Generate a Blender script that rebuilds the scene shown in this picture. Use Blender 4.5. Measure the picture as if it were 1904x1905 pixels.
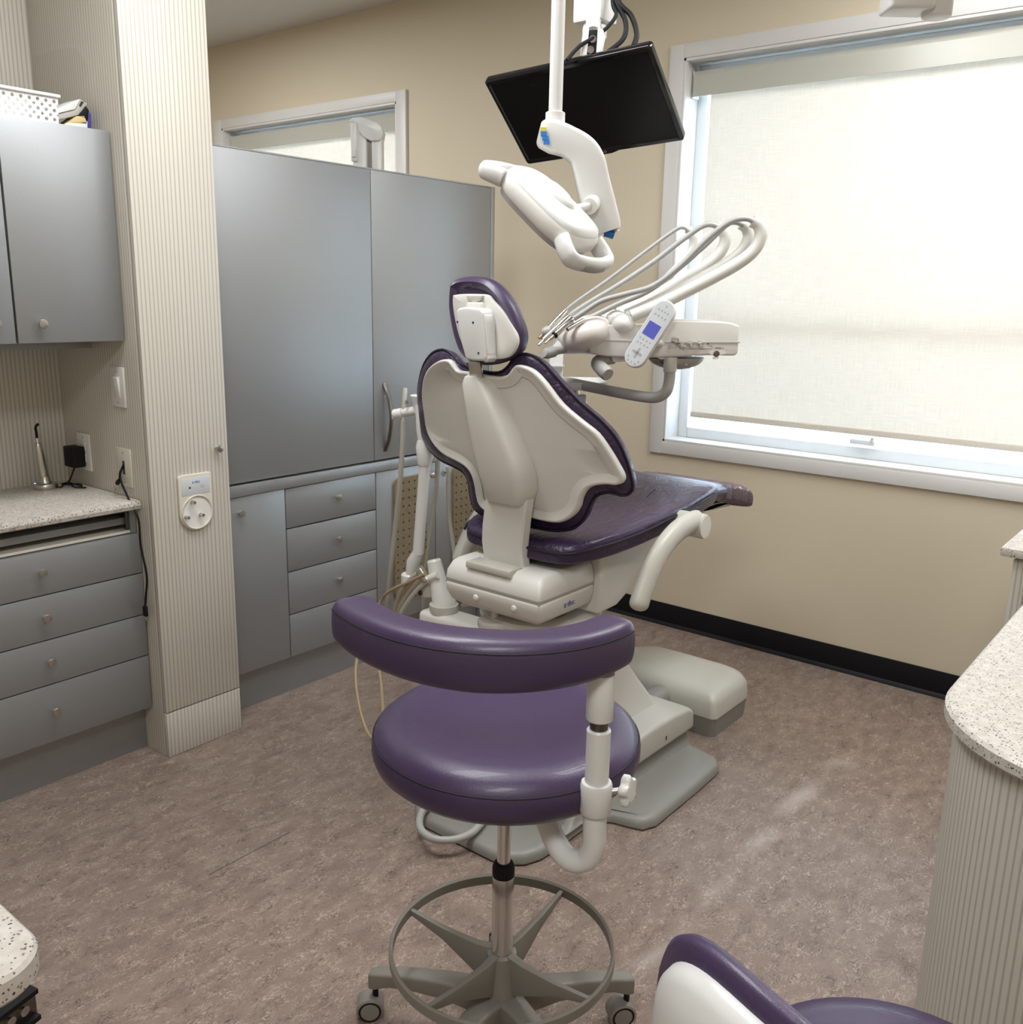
import bpy, bmesh, math, random
from mathutils import Vector, Matrix
from math import sin, cos, pi, radians
random.seed(7)
for o in list(bpy.data.objects): bpy.data.objects.remove(o)
scene = bpy.context.scene
C = scene.collection

# ---------------------------------------------------------------- camera, world, lights, exposure
YAW, PITCH, ROLL, FPX, CAMH = radians(38.6246), radians(-13.2032), radians(1.1589), 1733.71, 1.55
def cam_matrix():
    Rz = Matrix.Rotation(YAW, 3, 'Z'); Rx = Matrix.Rotation(PITCH, 3, 'X'); Rr = Matrix.Rotation(ROLL, 3, 'Z')
    B = Matrix(((1, 0, 0), (0, 0, -1), (0, 1, 0)))
    return Rz @ B @ Rx @ Rr
CM = cam_matrix()
EYE = Vector((0, 0, CAMH))
cam_d = bpy.data.cameras.new('camera'); cam = bpy.data.objects.new('camera', cam_d); C.objects.link(cam)
cam_d.sensor_fit = 'HORIZONTAL'; cam_d.sensor_width = 36; cam_d.lens = FPX / 1904 * 36
cam_d.clip_start = 0.02
cam.matrix_world = Matrix.Translation(EYE) @ CM.to_4x4()
scene.camera = cam

world = bpy.data.worlds.new('sky'); scene.world = world; world.use_nodes = True
wn = world.node_tree; bg = wn.nodes['Background']
bg.inputs[0].default_value = (0.58, 0.79, 1.0, 1); bg.inputs[1].default_value = 20.0
scene.view_settings.view_transform = 'Standard'; scene.view_settings.look = 'None'
scene.view_settings.gamma = 1.0; scene.view_settings.use_curve_mapping = False
scene.view_settings.exposure = 0.0
LAMP_W, LAMP_SPREAD, LAMP_COL = 38.0, 180.0, (.975, .99, 1.0)   # ceiling panels: watts, cut-off angle, tint

# measured positions: a pixel of the 1904x1905 frame and one known world plane give a point in the room
def ray(px, py): return CM @ Vector((px - 952, 952.5 - py, -FPX))
def on(ax, val, px, py):
    d = ray(px, py); i = 'xyz'.index(ax); return EYE + d * ((val - EYE[i]) / d[i])
FW = Vector((-sin(YAW), cos(YAW), 0)); RT = Vector((cos(YAW), sin(YAW), 0)); UP = Vector((0, 0, 1))
def K(px, py, k):
    d = ray(px, py); return EYE + d * (k / FW.dot(d))

# ---------------------------------------------------------------- materials
MATS = {}
def nodes(name):
    m = bpy.data.materials.new(name); m.use_nodes = True; nt = m.node_tree
    return m, nt, nt.nodes['Principled BSDF']
def mat(name, col, rough=0.5, metal=0.0, spec=0.5, grain=0.0, gscale=300.0, bump=0.0, bscale=400.0, coat=0.0, wrinkle=0.0, emit=None, estr=0.0, trans=0.0, alpha=1.0):
    m, nt, b = nodes(name); N = nt.nodes; Lk = nt.links
    b.inputs['Base Color'].default_value = (*col, 1); b.inputs['Roughness'].default_value = rough
    b.inputs['Metallic'].default_value = metal; b.inputs['Specular IOR Level'].default_value = spec
    b.inputs['Coat Weight'].default_value = coat
    b.inputs['Transmission Weight'].default_value = trans; b.inputs['Alpha'].default_value = alpha
    if emit: b.inputs['Emission Color'].default_value = (*emit, 1); b.inputs['Emission Strength'].default_value = estr
    tc = N.new('ShaderNodeTexCoord')
    if grain:
        n = N.new('ShaderNodeTexNoise'); n.inputs['Scale'].default_value = gscale; n.inputs['Detail'].default_value = 3
        Lk.new(tc.outputs['Object'], n.inputs['Vector'])
        r = N.new('ShaderNodeValToRGB'); r.color_ramp.elements[0].position = 0.3; r.color_ramp.elements[1].position = 0.7
        r.color_ramp.elements[0].color = (*[c * (1 - grain) for c in col], 1); r.color_ramp.elements[1].color = (*[min(1, c * (1 + grain)) for c in col], 1)
        Lk.new(n.outputs['Fac'], r.inputs['Fac']); Lk.new(r.outputs['Color'], b.inputs['Base Color'])
    if bump:
        n2 = N.new('ShaderNodeTexNoise'); n2.inputs['Scale'].default_value = bscale; n2.inputs['Detail'].default_value = 2
        Lk.new(tc.outputs['Object'], n2.inputs['Vector'])
        bp = N.new('ShaderNodeBump'); bp.inputs['Strength'].default_value = bump; bp.inputs['Distance'].default_value = 0.002
        Lk.new(n2.outputs['Fac'], bp.inputs['Height']); Lk.new(bp.outputs['Normal'], b.inputs['Normal'])
        if wrinkle:
            mp = N.new('ShaderNodeMapping'); mp.inputs['Rotation'].default_value = (0, 0, .5); mp.inputs['Scale'].default_value = (1, .28, 1); Lk.new(tc.outputs['Object'], mp.inputs['Vector'])
            n3 = N.new('ShaderNodeTexNoise'); n3.inputs['Scale'].default_value = 34; n3.inputs['Detail'].default_value = 3; n3.inputs['Distortion'].default_value = 1.2; Lk.new(mp.outputs[0], n3.inputs['Vector'])
            b2 = N.new('ShaderNodeBump'); b2.inputs['Strength'].default_value = wrinkle; b2.inputs['Distance'].default_value = .012
            Lk.new(n3.outputs['Fac'], b2.inputs['Height']); Lk.new(bp.outputs['Normal'], b2.inputs['Normal']); Lk.new(b2.outputs['Normal'], b.inputs['Normal'])
    MATS[name] = m; return m

def wood(name, base, line, period=0.0140, rough=0.42, polar=None):
    m, nt, b = nodes(name); N = nt.nodes; Lk = nt.links
    tc = N.new('ShaderNodeTexCoord')
    dot = N.new('ShaderNodeVectorMath'); dot.operation = 'DOT_PRODUCT'; dot.inputs[1].default_value = (1, 1, 0)
    Lk.new(tc.outputs['Object'], dot.inputs[0])
    sep = N.new('ShaderNodeSeparateXYZ'); Lk.new(tc.outputs['Object'], sep.inputs[0])
    uo = dot.outputs['Value']
    if polar:      # grain wrapped round a curved end: arc length about (cx, cy)
        sx = N.new('ShaderNodeMath'); sx.operation = 'SUBTRACT'; sx.inputs[1].default_value = polar[0]; Lk.new(sep.outputs['X'], sx.inputs[0])
        sy = N.new('ShaderNodeMath'); sy.operation = 'SUBTRACT'; sy.inputs[1].default_value = polar[1]; Lk.new(sep.outputs['Y'], sy.inputs[0])
        at = N.new('ShaderNodeMath'); at.operation = 'ARCTAN2'; Lk.new(sy.outputs[0], at.inputs[0]); Lk.new(sx.outputs[0], at.inputs[1])
        ar = N.new('ShaderNodeMath'); ar.operation = 'MULTIPLY'; ar.inputs[1].default_value = polar[2]; Lk.new(at.outputs[0], ar.inputs[0]); uo = ar.outputs[0]
    zs = N.new('ShaderNodeMath'); zs.operation = 'MULTIPLY'; zs.inputs[1].default_value = 0.035; Lk.new(sep.outputs['Z'], zs.inputs[0])
    comb = N.new('ShaderNodeCombineXYZ'); Lk.new(uo, comb.inputs['X']); Lk.new(zs.outputs[0], comb.inputs['Y'])
    w = N.new('ShaderNodeTexWave'); w.wave_type = 'BANDS'; w.bands_direction = 'X'; w.wave_profile = 'SIN'
    w.inputs['Scale'].default_value = 2 * pi / (20 * period); w.inputs['Distortion'].default_value = 6.0
    w.inputs['Detail'].default_value = 2.0; w.inputs['Detail Scale'].default_value = 0.28; w.inputs['Detail Roughness'].default_value = 0.6
    Lk.new(comb.outputs[0], w.inputs['Vector'])
    r = N.new('ShaderNodeValToRGB'); e = r.color_ramp.elements
    e[0].position = 0.0; e[0].color = (*line, 1); e[1].position = 0.40; e[1].color = (*base, 1)
    Lk.new(w.outputs['Fac'], r.inputs['Fac']); Lk.new(r.outputs['Color'], b.inputs['Base Color'])
    b.inputs['Roughness'].default_value = rough
    MATS[name] = m; return m

def stone(name):
    m, nt, b = nodes(name); N = nt.nodes; Lk = nt.links
    tc = N.new('ShaderNodeTexCoord')
    n = N.new('ShaderNodeTexNoise'); n.inputs['Scale'].default_value = 60; n.inputs['Detail'].default_value = 4; Lk.new(tc.outputs['Object'], n.inputs['Vector'])
    r0 = N.new('ShaderNodeValToRGB'); r0.color_ramp.elements[0].color = (0.50, 0.455, 0.40, 1); r0.color_ramp.elements[1].color = (0.60, 0.565, 0.515, 1)
    r0.color_ramp.elements[0].position = .35; r0.color_ramp.elements[1].position = .65
    Lk.new(n.outputs['Fac'], r0.inputs['Fac'])
    prev = r0.outputs['Color']
    for sc, thr, colr, sel in ((150, 0.27, (0.05, 0.04, 0.04), 0.30), (110, 0.22, (0.28, 0.19, 0.12), 0.25), (230, 0.30, (0.14, 0.12, 0.11), 0.42)):
        v = N.new('ShaderNodeTexVoronoi'); v.inputs['Scale'].default_value = sc; Lk.new(tc.outputs['Object'], v.inputs['Vector'])
        lt = N.new('ShaderNodeMath'); lt.operation = 'LESS_THAN'; lt.inputs[1].default_value = thr; Lk.new(v.outputs['Distance'], lt.inputs[0])
        sp = N.new('ShaderNodeSeparateColor'); Lk.new(v.outputs['Color'], sp.inputs[0])
        l2 = N.new('ShaderNodeMath'); l2.operation = 'LESS_THAN'; l2.inputs[1].default_value = sel; Lk.new(sp.outputs[0], l2.inputs[0])
        mu = N.new('ShaderNodeMath'); mu.operation = 'MULTIPLY'; Lk.new(lt.outputs[0], mu.inputs[0]); Lk.new(l2.outputs[0], mu.inputs[1])
        mx = N.new('ShaderNodeMix'); mx.data_type = 'RGBA'; mx.inputs['B'].default_value = (*colr, 1)
        Lk.new(mu.outputs[0], mx.inputs['Factor']); Lk.new(prev, mx.inputs['A']); prev = mx.outputs['Result']
    Lk.new(prev, b.inputs['Base Color']); b.inputs['Roughness'].default_value = 0.3
    MATS[name] = m; return m

def floor_mat():
    m, nt, b = nodes('linoleum'); N = nt.nodes; Lk = nt.links
    tc = N.new('ShaderNodeTexCoord')
    def noise(scale, vscale, detail=6, rough=.6, dist=0.0):
        mp = N.new('ShaderNodeMapping'); mp.inputs['Scale'].default_value = vscale; Lk.new(tc.outputs['Object'], mp.inputs['Vector'])
        n = N.new('ShaderNodeTexNoise'); n.inputs['Scale'].default_value = scale; n.inputs['Detail'].default_value = detail
        n.inputs['Roughness'].default_value = rough; n.inputs['Distortion'].default_value = dist
        Lk.new(mp.outputs[0], n.inputs['Vector']); return n.outputs['Fac']
    def ramp(src, stops):
        r = N.new('ShaderNodeValToRGB'); el = r.color_ramp.elements
        while len(el) < len(stops): el.new(0.5)
        for e, (p, c) in zip(el, stops): e.position = p; e.color = (*c, 1)
        Lk.new(src, r.inputs['Fac']); return r.outputs['Color']
    def mix(a, bb, fac):
        mx = N.new('ShaderNodeMix'); mx.data_type = 'RGBA'; Lk.new(fac, mx.inputs['Factor'])
        for s, k in ((a, 'A'), (bb, 'B')):
            if isinstance(s, tuple): mx.inputs[k].default_value = (*s, 1)
            else: Lk.new(s, mx.inputs[k])
        return mx.outputs['Result']
    def squig(scale, vscale, width, mscale, m0, m1):
        n_ = noise(scale, vscale, 3, .55, 1.2)
        a = N.new('ShaderNodeMath'); a.operation = 'SUBTRACT'; a.inputs[1].default_value = .5; Lk.new(n_, a.inputs[0])
        b_ = N.new('ShaderNodeMath'); b_.operation = 'ABSOLUTE'; Lk.new(a.outputs[0], b_.inputs[0])
        mr = N.new('ShaderNodeMapRange'); mr.inputs['From Min'].default_value = 0; mr.inputs['From Max'].default_value = width
        mr.inputs['To Min'].default_value = 1; mr.inputs['To Max'].default_value = 0; Lk.new(b_.outputs[0], mr.inputs['Value'])
        mk = noise(mscale, (1.6, .8, 1), 4, .6, 0)
        m2 = N.new('ShaderNodeMapRange'); m2.inputs['From Min'].default_value = m0; m2.inputs['From Max'].default_value = m1; Lk.new(mk, m2.inputs['Value'])
        mu = N.new('ShaderNodeMath'); mu.operation = 'MULTIPLY'; Lk.new(mr.outputs[0], mu.inputs[0]); Lk.new(m2.outputs[0], mu.inputs[1]); return mu.outputs[0]
    base = ramp(noise(9, (1.6, .8, 1), 9, .72, .8), [(.30, (.160, .112, .089)), (.5, (.226, .165, .134)), (.70, (.288, .220, .181))])
    fine = ramp(noise(190, (1.5, .8, 1), 3, .7, .5), [(.40, (0, 0, 0)), (.66, (1, 1, 1))])
    half_ = N.new('ShaderNodeMath'); half_.operation = 'MULTIPLY'; half_.inputs[1].default_value = .42; Lk.new(fine, half_.inputs[0])
    c0 = mix(base, (.345, .268, .222), half_.outputs[0])
    c1 = mix(c0, (.52, .418, .345), squig(52, (1.4, .75, 1), .034, 18, .43, .58))
    c2 = mix(c1, (.075, .050, .042), squig(40, (1.4, .75, 1), .030, 15, .47, .61))
    # pale soft-edged streaks in a row across the walkway
    prev = c2
    for (sx, sy, L, W, ang, amt) in ((-.95, 2.69, .19, .045, 85, .42), (-.94, 2.38, .13, .042, 86, .36), (-.935, 2.09, .15, .04, 92, .17), (-.925, 3.01, .10, .05, 63, .20), (-.927, 1.755, .13, .04, 84, .26)):
        mp = N.new('ShaderNodeMapping'); mp.vector_type = 'TEXTURE'
        mp.inputs['Location'].default_value = (sx, sy, 0); mp.inputs['Rotation'].default_value = (0, 0, radians(ang)); mp.inputs['Scale'].default_value = (L, W, 1)
        Lk.new(tc.outputs['Object'], mp.inputs['Vector'])
        g = N.new('ShaderNodeTexGradient'); g.gradient_type = 'SPHERICAL'; Lk.new(mp.outputs[0], g.inputs['Vector'])
        mu = N.new('ShaderNodeMath'); mu.operation = 'MULTIPLY'; mu.inputs[1].default_value = amt * .95; Lk.new(g.outputs['Fac'], mu.inputs[0])
        prev = mix(prev, (.72, .66, .62), mu.outputs[0])
    Lk.new(prev, b.inputs['Base Color']); b.inputs['Roughness'].default_value = 0.42; b.inputs['Specular IOR Level'].default_value = .4
    MATS['linoleum'] = m; return m

def shade_mat():
    m = bpy.data.materials.new('roller_fabric'); m.use_nodes = True; nt = m.node_tree; N = nt.nodes; Lk = nt.links
    N.remove(N['Principled BSDF']); out = N['Material Output']
    tc = N.new('ShaderNodeTexCoord'); mp = N.new('ShaderNodeMapping'); mp.inputs['Scale'].default_value = (4, 1, 160); Lk.new(tc.outputs['Object'], mp.inputs['Vector'])
    n = N.new('ShaderNodeTexNoise'); n.inputs['Scale'].default_value = 3; n.inputs['Detail'].default_value = 3; Lk.new(mp.outputs[0], n.inputs['Vector'])
    mp2 = N.new('ShaderNodeMapping'); mp2.inputs['Scale'].default_value = (160, 1, 4); Lk.new(tc.outputs['Object'], mp2.inputs['Vector'])
    n2 = N.new('ShaderNodeTexNoise'); n2.inputs['Scale'].default_value = 3; n2.inputs['Detail'].default_value = 3; Lk.new(mp2.outputs[0], n2.inputs['Vector'])
    ad = N.new('ShaderNodeMath'); ad.operation = 'ADD'; Lk.new(n.outputs['Fac'], ad.inputs[0]); Lk.new(n2.outputs['Fac'], ad.inputs[1])
    r = N.new('ShaderNodeValToRGB'); r.color_ramp.elements[0].position = .7; r.color_ramp.elements[1].position = 1.0
    hf = N.new('ShaderNodeMath'); hf.operation = 'MULTIPLY'; hf.inputs[1].default_value = .85; Lk.new(ad.outputs[0], hf.inputs[0])
    r.color_ramp.elements[0].color = (.768, .708, .632, 1); r.color_ramp.elements[1].color = (.848, .788, .712, 1); Lk.new(hf.outputs[0], r.inputs['Fac'])
    d = N.new('ShaderNodeBsdfDiffuse'); t = N.new('ShaderNodeBsdfTranslucent'); Lk.new(r.outputs['Color'], d.inputs['Color']); Lk.new(r.outputs['Color'], t.inputs['Color'])
    mx = N.new('ShaderNodeMixShader'); mx.inputs[0].default_value = .30; Lk.new(d.outputs[0], mx.inputs[1]); Lk.new(t.outputs[0], mx.inputs[2])
    Lk.new(mx.outputs[0], out.inputs['Surface']); MATS['roller_fabric'] = m; return m

wall_m = mat('beige_paint', (.66, .58, .44), .62, grain=.015, gscale=250)
ceil_m = mat('ceiling_paint', (.60, .59, .56), .8)
grey_m = mat('grey_laminate', (.355, .367, .376), .48, metal=.70, grain=.09, gscale=700)
greyd_m = mat('grey_carcass', (.10, .10, .10), .6)
wood_m = wood('line_laminate', (.63, .60, .53), (.43, .395, .33))
stone_m = stone('speckled_stone')
lino_m = floor_mat()
fab_m = shade_mat()
trim_m = mat('white_trim', (.70, .69, .67), .4)
vinyl_m = mat('window_vinyl', (.78, .79, .80), .35)
val_m = mat('valance_metal', (.50, .50, .44), .22)
black_m = mat('black_rubber', (.006, .006, .008), .55, spec=.25)
blackg_m = mat('black_gloss', (.006, .006, .007), .10)
screen_m = mat('black_screen', (.003, .003, .003), .28, spec=.3)
white_m = mat('white_enamel', (.73, .73, .715), .30)
cream_m = mat('cream_plastic', (.74, .725, .685), .35)
cover_m = mat('pale_grey_plastic', (.56, .55, .49), .38)
base_m = mat('grey_cast_base', (.27, .265, .24), .42, bump=.15, bscale=500)
taupe_m = mat('taupe_plastic', (.235, .220, .190), .42)
purple_m = mat('purple_vinyl', (.054, .033, .085), .36, bump=.22, bscale=650, coat=.1)
purpled_m = mat('dark_purple_vinyl', (.042, .024, .066), .30, bump=.25, bscale=500, wrinkle=.45)
seam_m = mat('seam_thread', (.012, .008, .02), .6)
chrome_m = mat('chrome', (.72, .71, .69), .16, metal=1)
steel_m = mat('brushed_steel', (.55, .53, .49), .32, metal=1)
gun_m = mat('gunmetal', (.20, .18, .16), .3, metal=1)
tube_m = mat('grey_tubing', (.42, .42, .41), .4)
hose_m = mat('clear_hose', (.42, .40, .34), .35)
tan_m = mat('tan_tubing', (.36, .27, .16), .4)
greypl_m = mat('grey_plastic', (.40, .39, .37), .4)
plate_m = mat('ivory_plate', (.66, .62, .53), .4)
platew_m = mat('white_plate', (.74, .73, .70), .4)
peg_m = mat('brown_board', (.20, .155, .095), .7, grain=.12, gscale=60)
dot_m = mat('dark_hole', (.02, .016, .01), .8)
blue_m = mat('blue_sticker', (.02, .20, .62), .5)
yel_m = mat('yellow_sticker', (.70, .62, .12), .5)
lcd_m = mat('blue_display', (.05, .06, .25), .2, emit=(.10, .11, .42), estr=.55)
logo_m = mat('blue_print', (.03, .08, .35), .5)
panel_m = mat('pale_panel', (.58, .60, .63), .35)
led_m = mat('blue_led', (.1, .1, .9), .3, emit=(.25, .25, 1), estr=6)
silic_m = mat('silicone_pad', (.76, .71, .66), .45)
clear_m = mat('clear_dome', (.82, .81, .78), .12, spec=.6)
film_m = mat('clear_film', (.15, .11, .13), .13, bump=1.0, bscale=120, spec=.8)
glass_m = mat('window_glass', (1, 1, 1), .0, trans=1.0)
lens_m = mat('lamp_lens', (.36, .33, .33), .2, spec=.6)
lamp_m = mat('lamp_panel', (1, 1, 1), .5, emit=(1.0, .985, .955), estr=2.0)
paper_m = mat('white_card', (.72, .72, .70), .6)
yellow_m = mat('manila_card', (.60, .46, .22), .6)
blueb_m = mat('blue_card', (.05, .05, .28), .4)
ink_m = mat('ink', (.03, .03, .03), .6)
basket_m = mat('white_basket_plastic', (.74, .74, .74), .45)

# ---------------------------------------------------------------- mesh helpers
ROOT = {}
def cr(pts, k=6, closed=False):
    P = [Vector(p) for p in pts]; n = len(P); out = []
    segs = n if closed else n - 1
    for i in range(segs):
        if closed: a, b, c, d = P[(i - 1) % n], P[i], P[(i + 1) % n], P[(i + 2) % n]
        else: a, b, c, d = P[max(i - 1, 0)], P[i], P[i + 1], P[min(i + 2, n - 1)]
        for j in range(k):
            t = j / k
            out.append(0.5 * ((2 * b) + (c - a) * t + (2 * a - 5 * b + 4 * c - d) * t * t + (3 * b - a - 3 * c + d) * t ** 3))
    if not closed: out.append(P[-1])
    return out

class MB:
    def __init__(s, xf=None): s.V = []; s.F = []; s.xf = xf
    def v(s, p):
        p = Vector(p)
        if s.xf is not None: p = s.xf @ p
        s.V.append(p); return len(s.V) - 1
    def box(s, x0, x1, y0, y1, z0, z1):
        i = [s.v((x, y, z)) for z in (z0, z1) for y in (y0, y1) for x in (x0, x1)]
        s.F += [(i[0], i[2], i[3], i[1]), (i[4], i[5], i[7], i[6]), (i[0], i[1], i[5], i[4]), (i[2], i[6], i[7], i[3]), (i[0], i[4], i[6], i[2]), (i[1], i[3], i[7], i[5])]
        return s
    def obox(s, c, ax, ay, az, hx, hy, hz):
        c = Vector(c); ax = Vector(ax).normalized(); ay = Vector(ay).normalized(); az = Vector(az).normalized()
        i = [s.v(c + ax * (hx * a) + ay * (hy * b) + az * (hz * d)) for d in (-1, 1) for b in (-1, 1) for a in (-1, 1)]
        s.F += [(i[0], i[2], i[3], i[1]), (i[4], i[5], i[7], i[6]), (i[0], i[1], i[5], i[4]), (i[2], i[6], i[7], i[3]), (i[0], i[4], i[6], i[2]), (i[1], i[3], i[7], i[5])]
        return s
    def rings(s, R, cap0=True, cap1=True, closed=True):
        ids = [[s.v(p) for p in r] for r in R]; n = len(ids[0])
        for a, b in zip(ids[:-1], ids[1:]):
            for j in range(n if closed else n - 1):
                s.F.append((a[j], a[(j + 1) % n], b[(j + 1) % n], b[j]))
        if cap0: s.F.append(tuple(reversed(ids[0])))
        if cap1: s.F.append(tuple(ids[-1]))
        return s
    def tube(s, pts, r, n=12, caps=True, sq=None):
        P = [Vector(p) for p in pts]; m = len(P); rr = r if isinstance(r, (list, tuple)) else [r] * m
        T = [(P[min(i + 1, m - 1)] - P[max(i - 1, 0)]).normalized() for i in range(m)]
        u = T[0].orthogonal().normalized()
        if sq is not None:
            u = (Vector(sq[0]) - T[0] * Vector(sq[0]).dot(T[0])).normalized()
        R = []
        for i in range(m):
            u = (u - T[i] * u.dot(T[i])).normalized(); w = T[i].cross(u)
            a, b = (1, 1) if sq is None else (sq[1], sq[2])
            R.append([P[i] + u * (rr[i] * a * cos(2 * pi * j / n)) + w * (rr[i] * b * sin(2 * pi * j / n)) for j in range(n)])
        return s.rings(R, caps, caps)
    def lathe(s, prof, o=(0, 0, 0), ax=(0, 0, 1), n=32, cap=True):
        o = Vector(o); ax = Vector(ax).normalized(); u = ax.orthogonal().normalized(); w = ax.cross(u)
        if abs(ax.z) > .999: u = Vector((1, 0, 0)); w = ax.cross(u)
        return s.rings([[o + ax * z + (u * cos(2 * pi * j / n) + w * sin(2 * pi * j / n)) * r for j in range(n)] for r, z in prof], cap, cap)
    def cyl(s, a, b, r, n=24, r2=None):
        a = Vector(a); b = Vector(b); L = (b - a).length
        return s.lathe([(r, 0), (r if r2 is None else r2, L)], a, b - a, n)
    def prism(s, pts, off):
        off = Vector(off); a = [Vector(p) for p in pts]
        return s.rings([a, [p + off for p in a]])
    def ell(s, c, ax, ay, az, rx, ry, rz, n=24, m=14, e=1.0):
        c = Vector(c); ax = Vector(ax).normalized(); ay = Vector(ay).normalized(); az = Vector(az).normalized(); R = []
        sg = lambda t: math.copysign(abs(t) ** e, t)
        for i in range(m + 1):
            ph = -pi / 2 + pi * i / m; cz = sg(sin(ph)); cc = abs(cos(ph)) ** e
            cc = max(cc, .001)
            R.append([c + ax * (rx * cc * sg(cos(2 * pi * j / n))) + ay * (ry * cc * sg(sin(2 * pi * j / n))) + az * (rz * cz) for j in range(n)])
        return s.rings(R)
    def pillow(s, out, fn, prof):
        """closed outline of (a,b); prof = [(inset, depth)]; fn(a,b,depth) -> point"""
        n = len(out); P = [Vector((p[0], p[1])) for p in out]
        area = sum(P[i].x * P[(i + 1) % n].y - P[(i + 1) % n].x * P[i].y for i in range(n)); sg = 1 if area > 0 else -1
        Nn = []
        for i in range(n):
            t = (P[(i + 1) % n] - P[i - 1]).normalized(); Nn.append(Vector((-t.y, t.x)) * sg)
        cen = sum(P, Vector((0, 0))) / n
        R = []
        for ins, dp in prof:
            if ins >= 0.5: # fraction towards the centre
                f = ins - 0.5; R.append([fn(*(P[i] + (cen - P[i]) * f), dp) for i in range(n)])
            else: R.append([fn(*(P[i] + Nn[i] * ins), dp) for i in range(n)])
        return s.rings(R)

def build(mb, name, m, parent=None, bevel=0, seg=2, smooth=38, sub=0, label=None, cat=None, group=None, kind=None, solid=0):
    me = bpy.data.meshes.new(name)
    if parent is not None: org = ROOT[parent.name]
    elif mb.xf is None:
        xs = [v.x for v in mb.V]; ys = [v.y for v in mb.V]; zs = [v.z for v in mb.V]
        org = Vector(((min(xs) + max(xs)) / 2, (min(ys) + max(ys)) / 2, min(zs)))
    else: org = Vector((0, 0, 0))
    me.from_pydata([tuple(v - org) for v in mb.V], [], mb.F); me.validate()
    bm = bmesh.new(); bm.from_mesh(me)
    bmesh.ops.recalc_face_normals(bm, faces=bm.faces)
    if bevel:
        ed = [e for e in bm.edges if len(e.link_faces) == 2 and e.calc_face_angle(0) > radians(30)]
        bmesh.ops.bevel(bm, geom=ed, offset=bevel, segments=seg, profile=.5, affect='EDGES', clamp_overlap=True)
    if smooth:
        for f in bm.faces: f.smooth = True
    bm.to_mesh(me); bm.free()
    if smooth: me.set_sharp_from_angle(angle=radians(smooth))
    me.materials.append(m if not isinstance(m, str) else MATS[m])
    o = bpy.data.objects.new(name, me); C.objects.link(o)
    if parent is not None: o.parent = parent; ROOT[o.name] = org
    else: o.location = org; ROOT[o.name] = org
    if sub:
        md = o.modifiers.new('sub', 'SUBSURF'); md.levels = sub; md.render_levels = sub
    for k, val in (('label', label), ('category', cat), ('group', group), ('kind', kind)):
        if val: o[k] = val
    return o
def thing(name, label, cat, loc, group=None):
    o = bpy.data.objects.new(name, None); C.objects.link(o); o.location = loc; ROOT[o.name] = Vector(loc)
    o.empty_display_size = .05; o['label'] = label; o['category'] = cat
    if group: o['group'] = group
    return o
def text(txt, name, m, parent, o, ux, uy, size, depth=.0006, align='CENTER'):
    cu = bpy.data.curves.new(name, 'FONT'); cu.body = txt; cu.size = size; cu.align_x = align; cu.align_y = 'CENTER'; cu.extrude = depth / 2
    to = bpy.data.objects.new(name, cu); C.objects.link(to)
    me = bpy.data.meshes.new_from_object(to); bpy.data.objects.remove(to)
    ux = Vector(ux).normalized(); uy = Vector(uy).normalized(); uz = ux.cross(uy); o = Vector(o); org = ROOT[parent.name]
    for v in me.vertices: v.co = o + ux * v.co.x + uy * v.co.y + uz * v.co.z - org
    me.materials.clear(); me.materials.append(m); me.name = name
    ob = bpy.data.objects.new(name, me); C.objects.link(ob); ob.parent = parent; ROOT[ob.name] = org
    return ob
X, Y, Z = Vector((1, 0, 0)), Vector((0, 1, 0)), Vector((0, 0, 1))

# ---------------------------------------------------------------- setting
CEIL = 3.04; WY = 3.82
build(MB().box(-6.6, 1.7, -2.0, 4.0, -.06, 0), 'floor', lino_m, kind='structure', smooth=0)
ROOT['floor'] = Vector((0, 0, 0))
fl = bpy.data.objects['floor']
for v in fl.data.vertices: v.co = v.co + fl.location
fl.location = (0, 0, 0)
build(MB().box(on('z', 0, 388, 1628).x - .0015, on('z', 0, 388, 1628).x + .0015, on('z', 0, 388, 1628).y, on('z', 0, 535, 1546).y, -.0002, .0006), 'seam', greyd_m, fl, smooth=0)
build(MB().box(-6.6, 1.7, -2.0, 4.0, CEIL, CEIL + .06), 'ceiling', ceil_m, kind='structure', smooth=0)
W1 = (-2.148, 0.25, .893, 2.54); W2 = (-5.50, -3.895, .893, 2.545)
wb = MB(); T0, T1 = WY, WY + .16
xs = [-6.6, W2[0], W2[1], W1[0], W1[1], 1.7]
for i in range(5):
    w = W2 if i == 1 else W1 if i == 3 else None
    if w is None: wb.box(xs[i], xs[i + 1], T0, T1, 0, CEIL)
    else: wb.box(w[0], w[1], T0, T1, 0, w[2]); wb.box(w[0], w[1], T0, T1, w[3], CEIL)
build(wb, 'wall_back', wall_m, kind='structure', smooth=0)
build(MB().box(-6.7, -6.6, -2, 4, 0, CEIL), 'wall_far_left', wall_m, kind='structure', smooth=0)
build(MB().box(1.7, 1.8, -2, 4, 0, CEIL), 'wall_right', wall_m, kind='structure', smooth=0)
build(MB().box(-6.6, 1.7, -2.1, -2, 0, CEIL), 'wall_front', wall_m, kind='structure', smooth=0)
build(MB().box(-3.28, -3.212, -2.0, 1.82, 0, CEIL), 'wall_left', wood_m, kind='structure', smooth=0)
bb = MB().box(-6.6, 1.7, WY - .008, WY, 0, .108); bb.prism([(-6.6, WY - .008, .018), (-6.6, WY - .008, 0), (-6.6, WY - .020, 0)], (8.3, 0, 0))
build(bb, 'baseboard_back', black_m, kind='structure', bevel=.002)

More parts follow.
